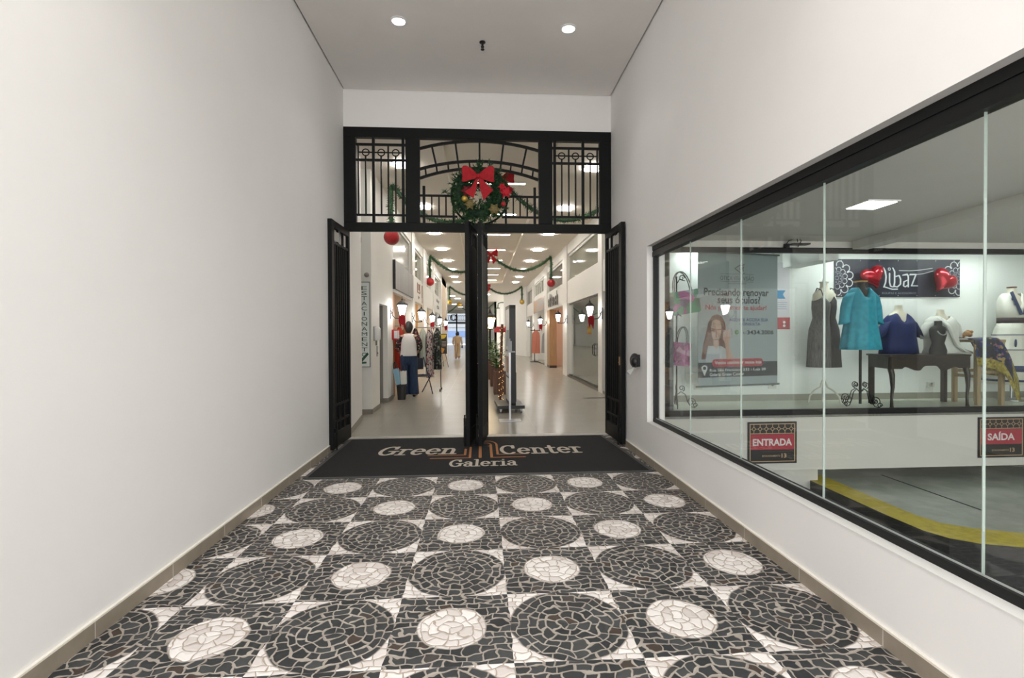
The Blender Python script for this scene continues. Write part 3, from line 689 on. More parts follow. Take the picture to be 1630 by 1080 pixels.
for i in range(760):
    a = rw.uniform(0, 2 * PI); rr = .27 + rw.gauss(0, .07)
    needles(b, (rr * math.cos(a), rw.uniform(-.05, .05), rr * math.sin(a)), (-math.sin(a), rw.uniform(-.4, .2), math.cos(a)), .02, 16, .072, .0065, rw)
b.build('pine_ring', PINE, wr, fix=False)
MB().tube([(.28 * math.cos(t), .0, .28 * math.sin(t)) for t in [2 * PI * k / 40 for k in range(40)]], .05, 10, closed=True).build('core', mat('pine_core', (.008, .03, .012), .8), wr, smooth=True)
wb = bpy.data.objects.new('bow', None); COL.objects.link(wb); wb.parent = wr; tag(wb, 'large red velvet bow'); wb.empty_display_size = .1
bow_parts(wb, .43, -.13, -.015, .185)
for x, z, m, r in ((-.20, -.105, GOLDBALL, .042), (.325, -.17, REDBALL, .034)): MB().sphere((x, -.11, z), r, 16, 10).build('bauble', m, wr, smooth=True)
def flower(x, z, r, m, n=6):
    b = MB()
    for k in range(n):
        for q, rr in ((0, 1), (.5, .62)):
            a = 2 * PI * (k + q) / n; c, s = math.cos(a), math.sin(a)
            b.add([(x, -.12, z), (x + r * rr * (.5 * c - .28 * s), -.135, z + r * rr * (.5 * s + .28 * c)), (x + r * rr * c, -.105 - .03 * (q > 0), z + r * rr * s), (x + r * rr * (.5 * c + .28 * s), -.135, z + r * rr * (.5 * s - .28 * c))], [(0, 1, 2, 3)])
    return b.build('poinsettia', m, wr)
flower(-.17, .0, .085, mat('dark_red_flower', (.16, .008, .015), .6)); flower(.36, -.01, .09, mat('bright_red_flower', (.52, .012, .03), .55)); flower(.31, .06, .06, mat('bright_red_flower', (0, 0, 0)))
flower(-.13, -.18, .085, GOLD); flower(.20, -.245, .09, GOLD)

def smooth_path(pts, n=14):
    out = []; P_ = [Vector(p) for p in pts]
    for i in range(len(P_) - 1):
        p0, p1, p2, p3 = P_[max(i - 1, 0)], P_[i], P_[i + 1], P_[min(i + 2, len(P_) - 1)]
        for k in range(n):
            t = k / n
            out.append(.5 * ((2 * p1) + (p2 - p0) * t + (2 * p0 - 5 * p1 + 4 * p2 - p3) * t * t + (3 * p1 - p0 - 3 * p2 + p3) * t ** 3))
    out.append(P_[-1]); return out
def sag(a, c, zl, n=22):
    """hanging curve between a and c with lowest height zl"""
    out = []
    a, c = Vector(a), Vector(c)
    za, zc = a.z - zl, c.z - zl
    u = math.sqrt(max(za, 1e-4)) / (math.sqrt(max(za, 1e-4)) + math.sqrt(max(zc, 1e-4)))
    for i in range(n + 1):
        t = i / n; p = a.lerp(c, t); d = (t - u)
        p.z = zl + (za * (d / u) ** 2 if d < 0 else zc * (d / (1 - u)) ** 2); out.append(p)
    return out
def garland(label, paths, r, seed, dens=26):
    b = MB(); rg = random.Random(seed)
    for pts in paths:
        pts = [Vector(p) for p in pts]
        b.tube(pts, r * .35, 6)
        for p, q in zip(pts[:-1], pts[1:]):
            n = max(1, int((q - p).length / r * 5))
            for k in range(n):
                needles(b, p.lerp(q, (k + rg.random()) / n), q - p, r * .3, dens // 3, r * rg.uniform(.8, 1.25), r * .09, rg)
    o = b.build('pine_garland', PINE, fix=False)
    return tag(o, label, 'garland', 'pine garlands across the gallery')
def ball(label, c, r, m, cap=True):
    t = thing('hanging_bauble', label, 'bauble', (c[0], c[1], c[2] - r), 0, 'large baubles hanging from the garlands')
    MB().sphere((0, 0, r), r, 28, 18).build('globe', m, t, smooth=True)
    b = MB(); b.cyl(0, 0, 2 * r - .012, 2 * r + .03, r * .18, 10); b.build('cap', GOLD, t)
def row(y, xl, zl, zla, xc, zc, zlow, xr, zra, zr, r, names, seed, m, full=True):
    L_ = [(xl, y, zl + .13), (xl - .01, y, (zl + zla) / 2), (xl, y, zla - .05), (xl + .04, y, zla)]
    Rr = [(xr, y, zra), (xr + .03, y, zra - .05), (xr + .03, y, (zr + zra) / 2), (xr + .03, y, zr + .13)]
    pl = smooth_path(L_, 5)[:-1] + sag(L_[-1], (xc, y, zc), zlow) + sag((xc, y, zc), Rr[0], zlow + .07)[1:] + smooth_path(Rr, 5)[1:]
    garland(names[0], [pl], r, seed)
    ball(names[1], (xl, y, zl), .15, m); ball(names[2], (xr + .03, y, zr), .15, m)
    bow(names[3], (xc - (.08 if y < 10 else 0), y - .05, zc + (.10 if y < 10 else 0)), .50)
row(9.7, -1.70, 3.325, 4.31, .50, 4.37, 3.62, 2.82, 4.31, 3.33, .11,
    ('nearest pine garland, seen through the gate transom', 'red bauble just under the gate transom on the left', 'red bauble of the nearest garland on the right', 'red bow of the nearest garland, half behind the wreath'), 11, REDBALL)
row(18.4, -1.84, 3.377, 4.31, .40, 4.40, 3.74, 2.62, 4.31, 3.34, .115,
    ('second pine garland, below the gate transom', 'red bauble by the upper windows on the left wall', 'red bauble above the fascia lettering on the right', 'red bow of the second garland beside the middle gate leaves'), 12, REDBALL)
row(30, -1.84, 3.38, 4.30, .38, 4.36, 3.81, 2.50, 4.30, 3.386, .12,
    ('third pine garland at the far end of the ceiling tray', 'gold bauble at the end of the left shopfronts', 'gold bauble in front of the white wall on the right', 'red bow of the third garland'), 13, GOLDBALL)
garland('far pine garland across the gallery before the exit', [sag((-4.6, 44, 3.35), (-1.95, 44, 4.1), 3.1) + sag((-1.95, 44, 4.1), (1.2, 44, 4.2), 3.3)[1:]], .09, 14)
ball('distant gold bauble in the far part of the gallery', (-1.85, 44, 4.05), .22, GOLDBALL)
for i, (x, y, z) in enumerate(((1.46, 38.5, 3.8), (1.32, 42, 3.55))):
    garland(['pine garland wrapped on top of the nearer white pier', 'pine garland wrapped on top of the farther white pier'][i], [[(x - .1, y - .12, z - .35), (x - .08, y - .1, z), (x + .12, y - .1, z + .08), (x + .4, y - .1, z + .08)]], .08, 20 + i)

# ------------------------------------------------------------------ ceiling lights, sprinkler, hall downlights
PANEL = emit('led_panel', (1, .95, .88), E_PANEL)
TRIMW = mat('lamp_trim', (.85, .85, .83), .4)
pl0 = thing('ceiling_light', 'x', 'light', (0, 0, 0), 0, 'square led panels in two rows on the gallery ceiling')
b = MB(); b.box(-.165, .165, -.165, .165, -.006, 0); b.build('frame', TRIMW, pl0)
MB().box(-.15, .15, -.15, .15, -.035, -.006).build('diffuser', PANEL, pl0)  # glowing sides added below the frame to brighten the ceiling around the panel
ys = [8.83, 11.73, 14.7, 17.5, 20.25, 23.0, 25.9, 28.55]
ordn = ['nearest', 'second', 'third', 'fourth', 'fifth', 'sixth', 'seventh', 'farthest']
first = True
for s, x in (('left', -1.335), ('right', 2.05)):
    for i, y in enumerate(ys):
        lb = '%s square panel light from the gate in the row along the %s shops' % (ordn[i], s)
        if first: pl0.location = (x, y, CI); pl0['label'] = lb; first = False
        else: dup(pl0, (x, y, CI), lb)
ll0 = None
for i, y in enumerate((10.3, 12.95, 15.6, 18.45, 21.0, 23.65, 26.2, 28.8)):
    lb = '%s slim light bar across the raised ceiling tray' % ordn[i]
    if ll0 is None:
        ll0 = thing('light_bar', lb, 'light', (.36, y, CT), 0, 'slim light bars in the raised ceiling tray')
        MB().box(-.60, .60, -.05, .05, -.03, 0).build('housing', TRIMW, ll0); MB().box(-.58, .58, -.04, .04, -.034, -.028).build('diffuser', emit('led_bar', (1, .93, .84), E_LINE), ll0)
    else: dup(ll0, (.36, y, CT), lb)
for i, y in enumerate((15.0, 19.0, 22.5, 25.8, 28.7)):
    o = MB().box(1.285, 1.298, y - .25, y + .25, CI + .04, CI + .07).build('edge_light', emit('edge_led', (1, .9, .75), 1.3)); tag(o, '%s small strip light on the right edge of the ceiling tray' % ordn[i], 'light', 'strip lights on the tray edge')
pf = None
for i, (x, y) in enumerate(((-2.9, 33), (-2.6, 36), (-2.2, 39), (-1.9, 42), (-.5, 34), (.4, 33), (.5, 37.5), (-1.2, 48), (-.3, 41), (-2.6, 50), (-2.2, 55))):
    lb = ['far ceiling light by the left step of the wall', 'far ceiling light next beyond the left step', 'far ceiling light above the walking person in beige', 'far ceiling light near the distant gold bauble', 'far ceiling light behind the middle gate leaves', 'far ceiling light just past the tray', 'far ceiling light over the white piers', 'far ceiling light between garland and exit', 'far ceiling light over the hall beyond the tray', 'far ceiling light close to the exit', 'last ceiling light before the exit'][i]
    if pf is None:
        pf = thing('ceiling_light', lb, 'light', (x, y, CI), 0, 'ceiling lights in the far part of the gallery'); MB().box(-.2, .2, -.2, .2, -.02, 0).build('diffuser', emit('far_led', (1, .95, .9), 45), pf)
    else: dup(pf, (x, y, CI), lb)
for lb, x, y in (('left round downlight in the hall ceiling', -.857, 5.394), ('right round downlight in the hall ceiling', .983, 5.42), ('left round downlight of the added unseen pair nearer the street', -.857, 1.6), ('right round downlight of the added unseen pair nearer the street', .983, 1.6)):  # pair nearer the street is added out of view to brighten floor and lower walls
    t = thing('downlight', lb, 'light', (x, y, HC), 0, 'round downlights in the hall ceiling')
    b = MB(); b.lathe([(.085, .0), (.088, -.006), (.070, -.010), (.060, -.002), (.055, .02)], 0, 0, 28); b.build('ring', TRIMW, t, smooth=True)
    b = MB(); b.lathe([(.001, -.020), (.035, -.018), (.056, -.006)], 0, 0, 20); b.build('bulb', emit('downlight_bulb', (.98, 1, .97), E_DOWN), t, smooth=True)
    sp = bpy.data.lights.new('spot', 'SPOT'); sp.energy = 30 if y > 3 else 140; sp.spot_size = math.radians(110); sp.spot_blend = 1.0; sp.shadow_soft_size = .05; sp.color = (1, .97, .93)
    so = bpy.data.objects.new('spot_beam', sp); COL.objects.link(so); so.parent = t; so.location = (0, 0, -.03)
t = thing('sprinkler_head', 'small black sprinkler head hanging from the hall ceiling', 'sprinkler', (.04, 5.73, HC))
b = MB(); b.lathe([(.035, 0), (.035, -.008), (.014, -.012), (.012, -.045), (.018, -.05), (.018, -.06)], 0, 0, 16); b.build('body', BLACK, t)
b = MB(); b.box(-.014, -.010, -.004, .004, -.085, -.055); b.box(.010, .014, -.004, .004, -.085, -.055); b.lathe([(.003, -.083), (.022, -.085), (.022, -.089), (.003, -.091)], 0, 0, 14); b.build('deflector', BLACK, t)

# ------------------------------------------------------------------ doormat with lettering
t = thing('doormat', 'large black doormat lettered Green Center Galeria in front of the gate', 'doormat', (0, 0, .0))
MATB = mat('mat_pile', (.009, .009, .0095), .95, bump=.9, bscale=500, noise=.4, nscale=30)
b = MB(); q = [(-1.765, 5.07), (1.785, 5.06), (1.70, 6.90), (-1.775, 6.93)]
b.add([(x, y, .001) for x, y in q] + [(x, y, .009) for x, y in q], [(0, 1, 2, 3), (4, 5, 6, 7), (0, 1, 5, 4), (1, 2, 6, 5), (2, 3, 7, 6), (3, 0, 4, 7)]); b.build('pile', MATB, t)
b = MB()
for p, r_ in zip(q, q[1:] + q[:1]): b.bar((*p, .006), (*r_, .006), .035, .011)
b.build('rubber_edge', mat('mat_rubber', (.05, .05, .05), .6), t)
def glyphs():
    S = lambda *a: list(a)
    G = {}
    G['G'] = ([arc(.52, .5, .40, .46, 50, 325, 22), [(.84, .12), (.84, .42)], [(.60, .44), (1.0, .44)], [(.80, .70), (.80, .95)]], 1.05)
    G['C'] = ([arc(.52, .5, .40, .46, 48, 312, 22), [(.80, .66), (.80, .95)]], .98)
    G['r'] = ([[(.24, .03), (.24, .64)], [(.06, .03), (.46, .03)], [(.06, .64), (.24, .64)], arc(.46, .44, .20, .20, 150, 50, 7)], .70)
    G['e'] = ([[(.12, .36), (.64, .36)], arc(.40, .34, .28, .31, 5, 315, 20)], .80)
    G['n'] = ([[(.22, .03), (.22, .64)], [(.05, .03), (.40, .03)], [(.05, .64), (.22, .64)], arc(.45, .42, .22, .22, 165, 0, 9) + [(.67, .03)], [(.52, .03), (.84, .03)]], .92)
    G['t'] = ([[(.26, .86), (.26, .16)] + arc(.40, .16, .14, .13, 180, 320, 6), [(.06, .64), (.50, .64)]], .60)
    G['a'] = ([arc(.36, .45, .22, .20, 150, 0, 8) + [(.58, .10), (.70, .03)], arc(.36, .20, .22, .17, 20, 340, 16)], .80)
    G['l'] = ([[(.22, .03), (.22, .96)], [(.05, .03), (.40, .03)], [(.05, .96), (.22, .96)]], .46)
    G['i'] = ([[(.22, .03), (.22, .64)], [(.05, .03), (.40, .03)], [(.05, .64), (.22, .64)], [(.22, .86), (.22, .9)]], .46)
    return G
GL = glyphs()
def serif_word(b, w, x0, x1, y0, y1, slant, wx=.105, wy=.05, z=.0096):
    tot = sum(GL[c][1] for c in w); k = (x1 - x0) / tot; h = y1 - y0; x = 0
    for c in w:
        st, adv = GL[c]
        nib(b, [[(px + x, py) for px, py in s] for s in st], lambda px, py: (x0 + k * px + slant * py * h, y0 + h * py, z), wx, wy); x += adv
for w_ in (('Green', -1.27, -.30, 5.95, 6.40, .10), ('Center', .23, 1.26, 5.90, 6.36, .0), ('Galeria', -.36, .40, 5.38, 5.68, .03)): b = MB(); serif_word(b, *w_); tag(b.build('word', mat('mat_letters', (.52, .46, .39), .9), t, fix=False), 'pale serif lettering')
b = MB(); L_ = []
def strip(p, w): 
    for a, c in zip(p[:-1], p[1:]): nib(b, [[a, c]], lambda x, y: (x, y, .0096), w, w)
strip([(-.62, 5.90), (-.19, 5.90), (-.19, 6.20)], .014); strip([(-.58, 5.76), (-.13, 5.76), (-.13, 6.30)], .014)
strip([(-.01, 5.76), (-.01, 6.5)], .018); strip([(.56, 5.90), (.20, 5.90), (.20, 6.45)] , .014); strip([(.51, 5.76), (.125, 5.76), (.125, 6.40)], .016)
strip(arc(.09, 6.42, .11, .22, 0, 150, 10), .012); strip(arc(.06, 6.42, .07, .10, -60, 120, 8), .010)
tag(b.build('arch_emblem', mat('mat_orange', (.42, .17, .06), .9), t, fix=False), 'orange arch emblem')

# holder on the right wall with a clear bag
t = thing('bag_dispenser', 'small black bag dispenser on the right wall with a clear bag hanging out', 'dispenser', (XR, 5.72, 1.0))
b = MB()
b.sphere((-.045, 0, .13), .075, 18, 12, sc=(.75, 1.0, 1.15)); b.sphere((-.06, -.05, .12), .06, 16, 10, sc=(.8, 1, 1)); b.build('housing', BLACK, t, smooth=True)
MB().box(-.03, 0, -.06, .06, .06, .20).build('wall_plate', BLACK, t)
b = MB(); b.add([(-.05, -.03, .06), (-.05, .03, .06), (-.11, .10, -.03), (-.09, .03, -.045), (-.12, .06, .0)], [(0, 1, 4), (4, 1, 2), (4, 2, 3), (0, 4, 3)]); tag(b.build('clear_bag', mat('clear_plastic', (.6, .62, .6), .2), t), 'crumpled clear plastic bag')
# ================================================================== GALLERY FURNISHINGS
# parking sign in the alcove
t = thing('parking_sign', 'tall white sign lettered ESTACIONAMENTO with a green arrow in the alcove', 'sign', (0, 9.135, 0))
MB().box(-2.34, -1.998, -.03, 0, .86, 2.40).build('board', mat('sign_white', (.86, .90, .88), .3), t)
b = MB()
for x0, x1, z0, z1 in ((-2.345, -1.993, 2.39, 2.405), (-2.345, -1.993, .855, .87), (-2.005, -1.993, .855, 2.405), (-2.345, -2.333, .855, 2.405)): b.box(x0, x1, -.036, .0, z0, z1)
b.build('frame', mat('sign_frame', (.25, .27, .26), .4), t)
b = MB(); DG = mat('sign_green', (.035, .11, .075), .5)
for i, ch in enumerate('ESTACIONAMENTO'):
    w = .10 if ch != 'I' else .022
    text(b, ch, (-2.095 - w / 2, -.0315, 2.255 - i * .0925), (1, 0, 0), (0, 0, 1), w, .068, .0)
b.prism([(-2.02, 1.09), (-2.045, 1.125), (-2.16, 1.0), (-2.16, 1.055), (-2.20, 1.06), (-2.20, .91), (-2.06, .925), (-2.06, .955), (-2.135, .955)], (0, -.0315, 0), (1, 0, 0), (0, 0, 1), -.001)
b.build('lettering', DG, t, fix=False)
t = tag(MB().sphere((-2.05, 9.12, 2.53), .045, 16, 10).build('wall_sensor', mat('sensor_grey', (.25, .24, .22), .4)), 'small round sensor above the parking sign', 'sensor')
b = MB(); b.tube([(-2.145, 9.02, 4.45), (-2.145, 9.02, 3.18)], .008, 6); b.cyl(-2.145, 9.02, 3.10, 3.19, .028, 10)
tag(b.build('hanging_cable', mat('cable_grey', (.22, .21, .20), .5)), 'thin grey cable with a plug hanging in front of the alcove', 'cable')
t = thing('soap_dispenser', 'white rounded dispenser on the wall next to the parking sign', 'dispenser', (IL, 9.40, 1.34))
b = MB(); b.rings([oval(.05, 0, z, .06 * s, .075 * s, 16, sq=3) for z, s in ((0, .8), (.02, 1), (.12, 1.05), (.22, 1), (.25, .7))]); b.build('body', mat('dispenser_white', (.82, .82, .80), .3), t, smooth=True)
MB().box(0, .02, -.085, .085, -.01, .26).build('back_plate', mat('plate_grey', (.30, .29, .28), .4), t)
o = MB().box(IL, IL + .008, 9.50, 9.62, 1.24, 1.335).build('green_notice', mat('notice_green', (.12, .17, .11), .6)); tag(o, 'small dark green notice under the white dispenser', 'notice')
t = thing('lift_button_panel', 'steel lift call button plate beside the recess', 'panel', (IL, 9.62, 1.03)); MB().box(0, .015, -.05, .05, 0, .20).build('plate', CHROME, t); b = MB(); b.tube([(.012, 0, .06), (.022, 0, .06)], .02, 12); b.build('button', BLACK, t)
# fire extinguisher cabinet
t = thing('extinguisher_box', 'red fire cabinet with a white notice at the start of the shops', 'cabinet', (IL, 11.32, 1.33))
MB().box(0, .13, -.11, .11, 0, .225).build('cabinet', mat('fire_red', (.42, .012, .015), .4), t, bevel=.006)
b = MB(); b.box(.05, .128, -.1125, -.111, .03, .20); b.box(.128, .131, -.09, .09, .03, .20); tag(b.build('notice', mat('notice_paper', (.72, .72, .76), .7), t), 'white printed notice')
# signboards and fascia lettering
t = thing('signboard', 'large dark grey slate signboard over the first shop on the left', 'signboard', (IL, 0, 0))
MB().box(.002, .06, 11.40, 14.44, 2.492, 3.14).build('panel', streaks('slate_panel', (.10, .095, .09), (.17, .165, .16), 'Z', 6, .35), t)
b = MB(); b.box(.0, .064, 11.385, 11.40, 2.48, 3.15); b.build('edge', BLACK, t)
b = MB(); text(b, 'E', (.0605, 12.6, 2.75), (0, 1, 0), (0, 0, 1), .22, .22); text(b, 'C', (.0605, 12.95, 2.75), (0, 1, 0), (0, 0, 1), .22, .22); text(b, 'I', (.0605, 13.3, 2.75), (0, 1, 0), (0, 0, 1), .05, .22)
b.build('faded_letters', mat('slate_letters', (.22, .21, .20), .4), t, fix=False)
o = MB().box(IL - .1, IL + .02, 11.4, 14.6, 2.42, 2.49).build('cornice', FRONT); tag(o, 'pale cornice strip under the dark grey signboard', 'cornice')
b = MB()
for y0, y1, z0, z1 in ((15.75, 15.82, 2.78, 3.08), (15.75, 16.45, 2.77, 2.80), (16.0, 16.06, 2.86, 3.06), (16.0, 16.3, 3.03, 3.06), (16.25, 16.31, 2.86, 3.06), (16.4, 16.46, 2.78, 3.08), (16.0, 16.3, 2.62, 2.65), (16.05, 16.09, 2.58, 2.68), (16.95, 17.1, 2.68, 3.1), (17.0, 17.06, 2.5, 2.7)): b.box(IL, IL + .012, y0, y1, z0, z1)
tag(b.build('shop_logo', mat('logo_brown', (.26, .09, .06), .5)), 'brown square line logo on the white left fascia', 'logo')
t = thing('shop_lettering', 'small black letters in two lines farther along the left fascia', 'lettering', (IL + .012, 22.4, 2.62))
for wd_, y_, z_, w_, h_ in (('day', 0, .24, 1.6, .22), ('ca', .3, 0, 1.1, .15)): b = MB(); text(b, wd_, (0, y_, z_), (0, 1, 0), (0, 0, 1), w_, h_, .03); b.build('word', BLACK, t, fix=False)
t = thing('fascia_lettering', 'dark brown obitech letters on the white right fascia', 'lettering', (IR - .016, 21.35, 2.56)); LBR = mat('letters_brown', (.045, .036, .030), .5)
for ch, y_, w_, h_ in (('o', 0, .45, .34), ('b', .50, .42, .50), ('i', .97, .10, .48), ('t', 1.12, .28, .44), ('e', 1.45, .43, .34), ('c', 1.93, .40, .34), ('h', 2.38, .40, .50)): b = MB(); text(b, ch, (0, -y_, 0), (0, -1, 0), (0, 0, 1), w_, h_ * 1.12, .07); b.build('letter', LBR, t, fix=False)
o = MB().box(IR - .03, IR, 22.51, 26.99, 2.55, 3.19).build('signboard', streaks('copper_panel', (.46, .22, .09), (.30, .26, .22), 'Y', 5, .25)); tag(o, 'copper and grey panel over the third shop on the right', 'signboard')
# wooden posts, glazed door handle, hinges
o = MB().box(IL - .15, IL - .02, 11.5, 11.72, 0, 2.45).build('door_post', ORANGEWOOD); tag(o, 'orange wooden post at the first shop on the left', 'post')
t = thing('door_post', 'tan wooden pillar at the open shop under the obitech letters', 'post', (IR + .02, 21.2, 0)); MB().box(-.05, .25, -.42, .38, .1, 2.46).build('shaft', TANWOOD, t); MB().box(-.052, .25, -.43, .39, 0, .1).build('foot', mat('dark_foot', (.05, .025, .018), .4), t)
t = bpy.data.objects.new('door_handle', None); COL.objects.link(t); t.location = (IR + .05, 12.84, .86); t.parent = gs; t.empty_display_size = .1
for s in (-1, 1): MB().tube([(-.0, s * .05, .0), (-.03, s * .1, .04), (-.04, s * .11, .16), (-.03, s * .1, .28), (0, s * .05, .32)], .011, 8).build('grip', BLACK, t, smooth=True)
b = MB()
for z in (.02, .30): b.tube([(-.01, -.1, z), (-.01, .1, z)], .012, 8)
b.build('crossbar', BLACK, t)
MB().box(-.005, .01, -.05, .05, .12, .2).build('lock', CHROME, t)
b = MB(); b.box(IR + .03, IR + .10, 16.25, 16.55, 0, .09); b.box(IR + .03, IR + .10, 12.1, 12.4, 0, .07); b.build('door_hinge', mat('hinge_grey', (.10, .11, .11), .4, .5), gs)

# lanterns on brackets
def lantern_parts(t, s, warm=False, d=.30, k=1.0):
    """wall plate at the origin, bracket towards s*x, lantern standing on it"""
    b = MB(); b.rings([oval(0, 0, z, .012, .035 * w_, 12) for z, w_ in ((-.14, .3), (-.10, 1), (.10, 1), (.14, .3))]); b.build('wall_plate', BLACK, t)
    b = MB(); b.tube([Vector((s * x, 0, z)) for x, z in ((0, .06), (.03, .02), (.05, -.06), (.10, -.12), (.18, -.13), (d, -.12))], .011, 8); b.tube([Vector((s * x, 0, z)) for x, z in ((0, -.02), (.05, -.02), (.06, .08))], .008, 6); b.cyl(s * d, 0, -.13, -.08, .02, 8)
    b.build('bracket', BLACK, t, smooth=True)
    x = s * d
    def hexr(z, r): return [(x + k * r * math.cos(PI / 3 * j + .3), k * r * math.sin(PI / 3 * j + .3), z) for j in range(6)]
    b = MB(); b.rings([hexr(-.085, .05), hexr(-.07, .055)]); b.rings([hexr(.165, .115), hexr(.18, .125), hexr(.20, .11), hexr(.25, .05), hexr(.27, .02), hexr(.30, .022), hexr(.31, .008), hexr(.36, .004)])
    for p, q in zip(hexr(-.075, .055), hexr(.175, .112)): b.bar(p, q, .013)
    b.build('lantern_frame', BLACK, t)
    b = MB(); b.rings([hexr(-.065, .044), hexr(.155, .096)])
    b.build('frosted_glass', emit('lantern_warm' if warm else 'lantern_white', (1, .72, .36) if warm else (1, .97, .92), E_LANTERN), t)
def lantern_bow(t, x):
    b = MB()
    for q, (dx, z0, L_) in enumerate(((-.03, -.13, .22), (.03, -.12, .27), (.0, -.10, .2))):
        b.add([(x + dx - .035, -.10, z0 + .05), (x + dx + .04, -.09, z0 + .06), (x + dx + .05, -.12, z0 - .05), (x + dx * 1.6 + .01, -.10, z0 - L_), (x + dx - .04, -.12, z0 - .06)], [(0, 1, 2, 3, 4)])
    b.sphere((x, -.10, -.10), .05, 10, 8, sc=(1.1, .5, .9)); b.build('red_ribbon', RED, t)
nm5 = ['by the fire cabinet', 'second from the gate', 'third from the gate', 'fourth from the gate', 'farthest along']
for i, y in enumerate((11.05, 14.75, 18.0, 21.2, 24.9)):
    t = thing('wall_lantern', 'glowing white wall lantern on the left shopfronts, ' + nm5[i], 'lantern', (IL + (.03 if i else .0), y - (.0 if not i else .4), 1.93), 0, 'wall lanterns of the gallery')
    lantern_parts(t, 1, d=.26)
    if i in (0, 2, 4): lantern_bow(t, .27)
for i, y in enumerate((11.72, 16.58, 21.55, 26.95)):
    t = thing('wall_lantern', 'glowing white wall lantern on the right shopfronts, ' + ['by the glass door', 'second from the gate', 'third from the gate, with red ribbon', 'farthest along'][i], 'lantern', (IR - .03, y, 1.93), 0, 'wall lanterns of the gallery')
    lantern_parts(t, -1, d=.30)
    if i in (0, 2): lantern_bow(t, -.30)
    if i == 0: tag(MB().box(-.36, -.27, -.02, .02, -.50, -.30).build('gold_tag', streaks('gold_tag', (.55, .16, .05), (.62, .48, .10), 'X', 20, .5), t), 'orange and gold tag')
# street lamp among the planters
t = thing('street_lamp', 'old style street lamp with a warm lantern among the planters', 'lamp', (.33, 17.0, 0))
b = MB(); b.lathe([(.09, 0), (.09, .08), (.045, .14), (.035, .9), (.03, 1.6), (.045, 1.62)], 0, 0, 14); b.build('post', BLACK, t, smooth=True)
def hx(z, r): return [(r * math.cos(PI / 3 * j), r * math.sin(PI / 3 * j), z) for j in range(6)]
b = MB(); b.rings([hx(1.60, .09), hx(1.64, .10)]); b.rings([hx(2.0, .21), hx(2.02, .24), hx(2.10, .17), hx(2.16, .06), hx(2.24, .03), hx(2.36, .006)])
for p, q in zip(hx(1.62, .10), hx(2.01, .20)): b.bar(p, q, .018)
b.build('lantern_frame', BLACK, t); b = MB(); b.rings([hx(1.64, .085), hx(2.0, .185)]); b.build('lit_glass', emit('lantern_warm', (1, .72, .36), 14), t)
# planters with shrubs
LEAF = blotch('shrub_leaves', [(0, (.03, .09, .02)), (.45, (.07, .17, .04)), (.8, (.15, .27, .07))], 30, .5)
rp = random.Random(5)
for i, (x, y, hgt) in enumerate(((.50, 11.95, 0), (.46, 13.8, .45), (.44, 15.9, .62), (.36, 18.2, .8))):
    t = thing('planter_box', ['empty looking brown wooden planter nearest the board', 'brown wooden planter with a low green shrub, second in the row', 'brown wooden planter with a green shrub, third in the row', 'brown wooden planter at the far end of the row'][i], 'planter', (x, y, 0), 0, 'wooden planters in the middle of the gallery')
    b = MB(); w = .17
    for a0, a1, c0, c1 in ((-w, w, -w, -w + .02), (-w, w, w - .02, w), (-w, -w + .02, -w, w), (w - .02, w, -w, w)): b.box(a0, a1, c0, c1, 0, .53)
    for sx in (-1, 1):
        for sy_ in (-1, 1): b.box(sx * w - .02, sx * w + .02, sy_ * w - .02, sy_ * w + .02, 0, .56)
    b.build('box', BROWNWOOD, t); MB().box(-w + .02, w - .02, -w + .02, w - .02, .40, .46).build('soil', mat('soil', (.03, .02, .015), .9), t)
    if hgt:
        b = MB()
        for k in range(260):
            a, rr, zz = rp.uniform(0, 6.28), rp.uniform(.02, .30), rp.uniform(.0, hgt)
            c = Vector((rr * math.cos(a) * (.4 + zz), rr * math.sin(a), .50 + zz)); d = Vector((math.cos(a), math.sin(a), rp.uniform(-.2, .9))).normalized(); s = d.cross(Vector((0, 0, 1))).normalized() * .028
            b.add([c, c + d * .05 + s, c + d * .12, c + d * .05 - s], [(0, 1, 2, 3)])
        b.build('foliage', LEAF, t, fix=False)
# fairy lights wound round a slim brown post behind the board
t = thing('fairy_light_post', 'slim brown post wound with warm fairy lights behind the board', 'post', (.425, 10.75, 0))
MB().tube([(0, 0, 0), (.02, 0, .8), (.05, .02, 1.66)], .028, 8).build('post', BROWNWOOD, t)
b = MB(); rf = random.Random(9)
for k in range(70):
    z = 1.62 * k / 70; a = k * 1.1; b.sphere((.02 * z + .05 * math.cos(a) + .015, .05 * math.sin(a), z + .02), .005, 6, 4)
tag(b.build('fairy_lights', emit('fairy_glow', (1, .60, .22), 4), t), 'tiny warm lights', kind='stuff')
b = MB(); b.tube([(.03 * math.cos(k * .55) + .02 * 1.6 * k / 140, .03 * math.sin(k * .55), 1.6 * k / 140) for k in range(141)], .005, 4); b.build('wire', mat('wire_brown', (.10, .03, .015), .6), t)
